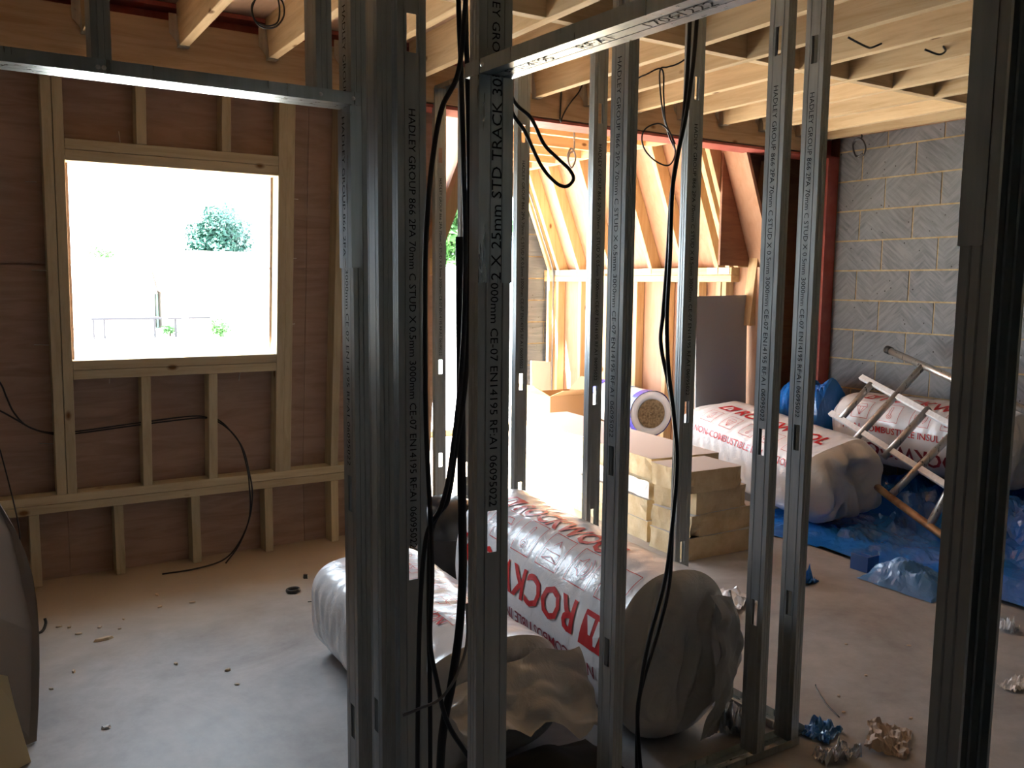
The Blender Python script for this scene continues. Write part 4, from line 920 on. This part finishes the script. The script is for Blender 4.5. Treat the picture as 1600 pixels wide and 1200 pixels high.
tree('garden_tree', 'pale distant tree top, left of the dark tree', 13.4, 110, 3.4, 5.6, 2.2, 2.2, 500, 'leaf2', 4, 0.3)
tree('garden_tree', 'green tree seen through the far doorway between the studs', 33.0, 60, 2.3, 9.5, 4.6, 4.6, 4200, 'leaf2', 8, 0.5)
tree('garden_bush', 'round green bush right of the brick wall, low in the window', 16.5, 69, -2.7, -1.25, 0.95, 0.9, 800, 'leaf2', 5, 0.2)
tree('garden_bush', 'faint bush behind the garden table, low in the window', 13.2, 71, -2.7, -1.7, 0.9, 0.7, 350, 'leaf2', 6, 0.16)
def house(label, x0, x1, y0, y1, ze, zr):
    t = thing('house', label, 'house', ((x0+x1)/2, (y0+y1)/2, -2.72))
    MB().box(x0, x1, y0, y1, -2.72, ze).build('walls', 'render', t)
    ym = (y0+y1)/2; MB().prism([(y0-0.3, ze), (y1+0.3, ze), (ym, zr)], 'X', x0-0.2, x1+0.2).build('roof', 'roof', t)
    return t
h1 = house('pale house with a long sunlit roof behind the garden', 4.0, 14.4, 84, 92, 0.4, 3.6)
h2 = house('second pale house roof below the dark tree', 15.0, 40, 80, 90, 0.6, 4.35)
MB().box(14.45, 14.6, 83.6, 83.75, -2.7, 0.4).build('downpipe', 'leaf', h1)
pg = thing('garden_pergola', 'dark framed garden shelter low in the left of the window', 'shelter', (10, 70, -2.72))
MB().box(7.6, 12.4, 69.8, 71.4, -1.36, -1.2).build('roof', 'dark_post', pg)
for x in (7.68, 8.40, 11.85): MB().box(x, x+0.12, 69.85, 69.97, -2.72, -1.36).build('post', 'dark_post', pg)
MB().box(8.6, 11.8, 71.2, 71.3, -2.0, -1.36).build('back_panel', 'brick', pg)
gt = thing('garden_table', 'dark T-shaped garden table beside the shelter', 'table', (13.4, 70, -2.72))
MB().box(12.85, 13.85, 69.7, 70.3, -1.36, -1.24).build('table_top', 'dark_post', gt); MB().box(13.35, 13.50, 69.95, 70.05, -2.72, -1.36).build('pedestal', 'dark_post', gt)
gw = thing('garden_wall', 'short pale brick garden wall with dark coping', 'wall', (15.2, 70, -2.72)); gw['kind'] = 'thing'
MB().box(14.4, 15.95, 69.9, 70.1, -2.72, -1.34).build('brickwork', 'brick', gw); MB().box(14.35, 16.0, 69.85, 70.15, -1.34, -1.22).build('coping', 'dark_post', gw)
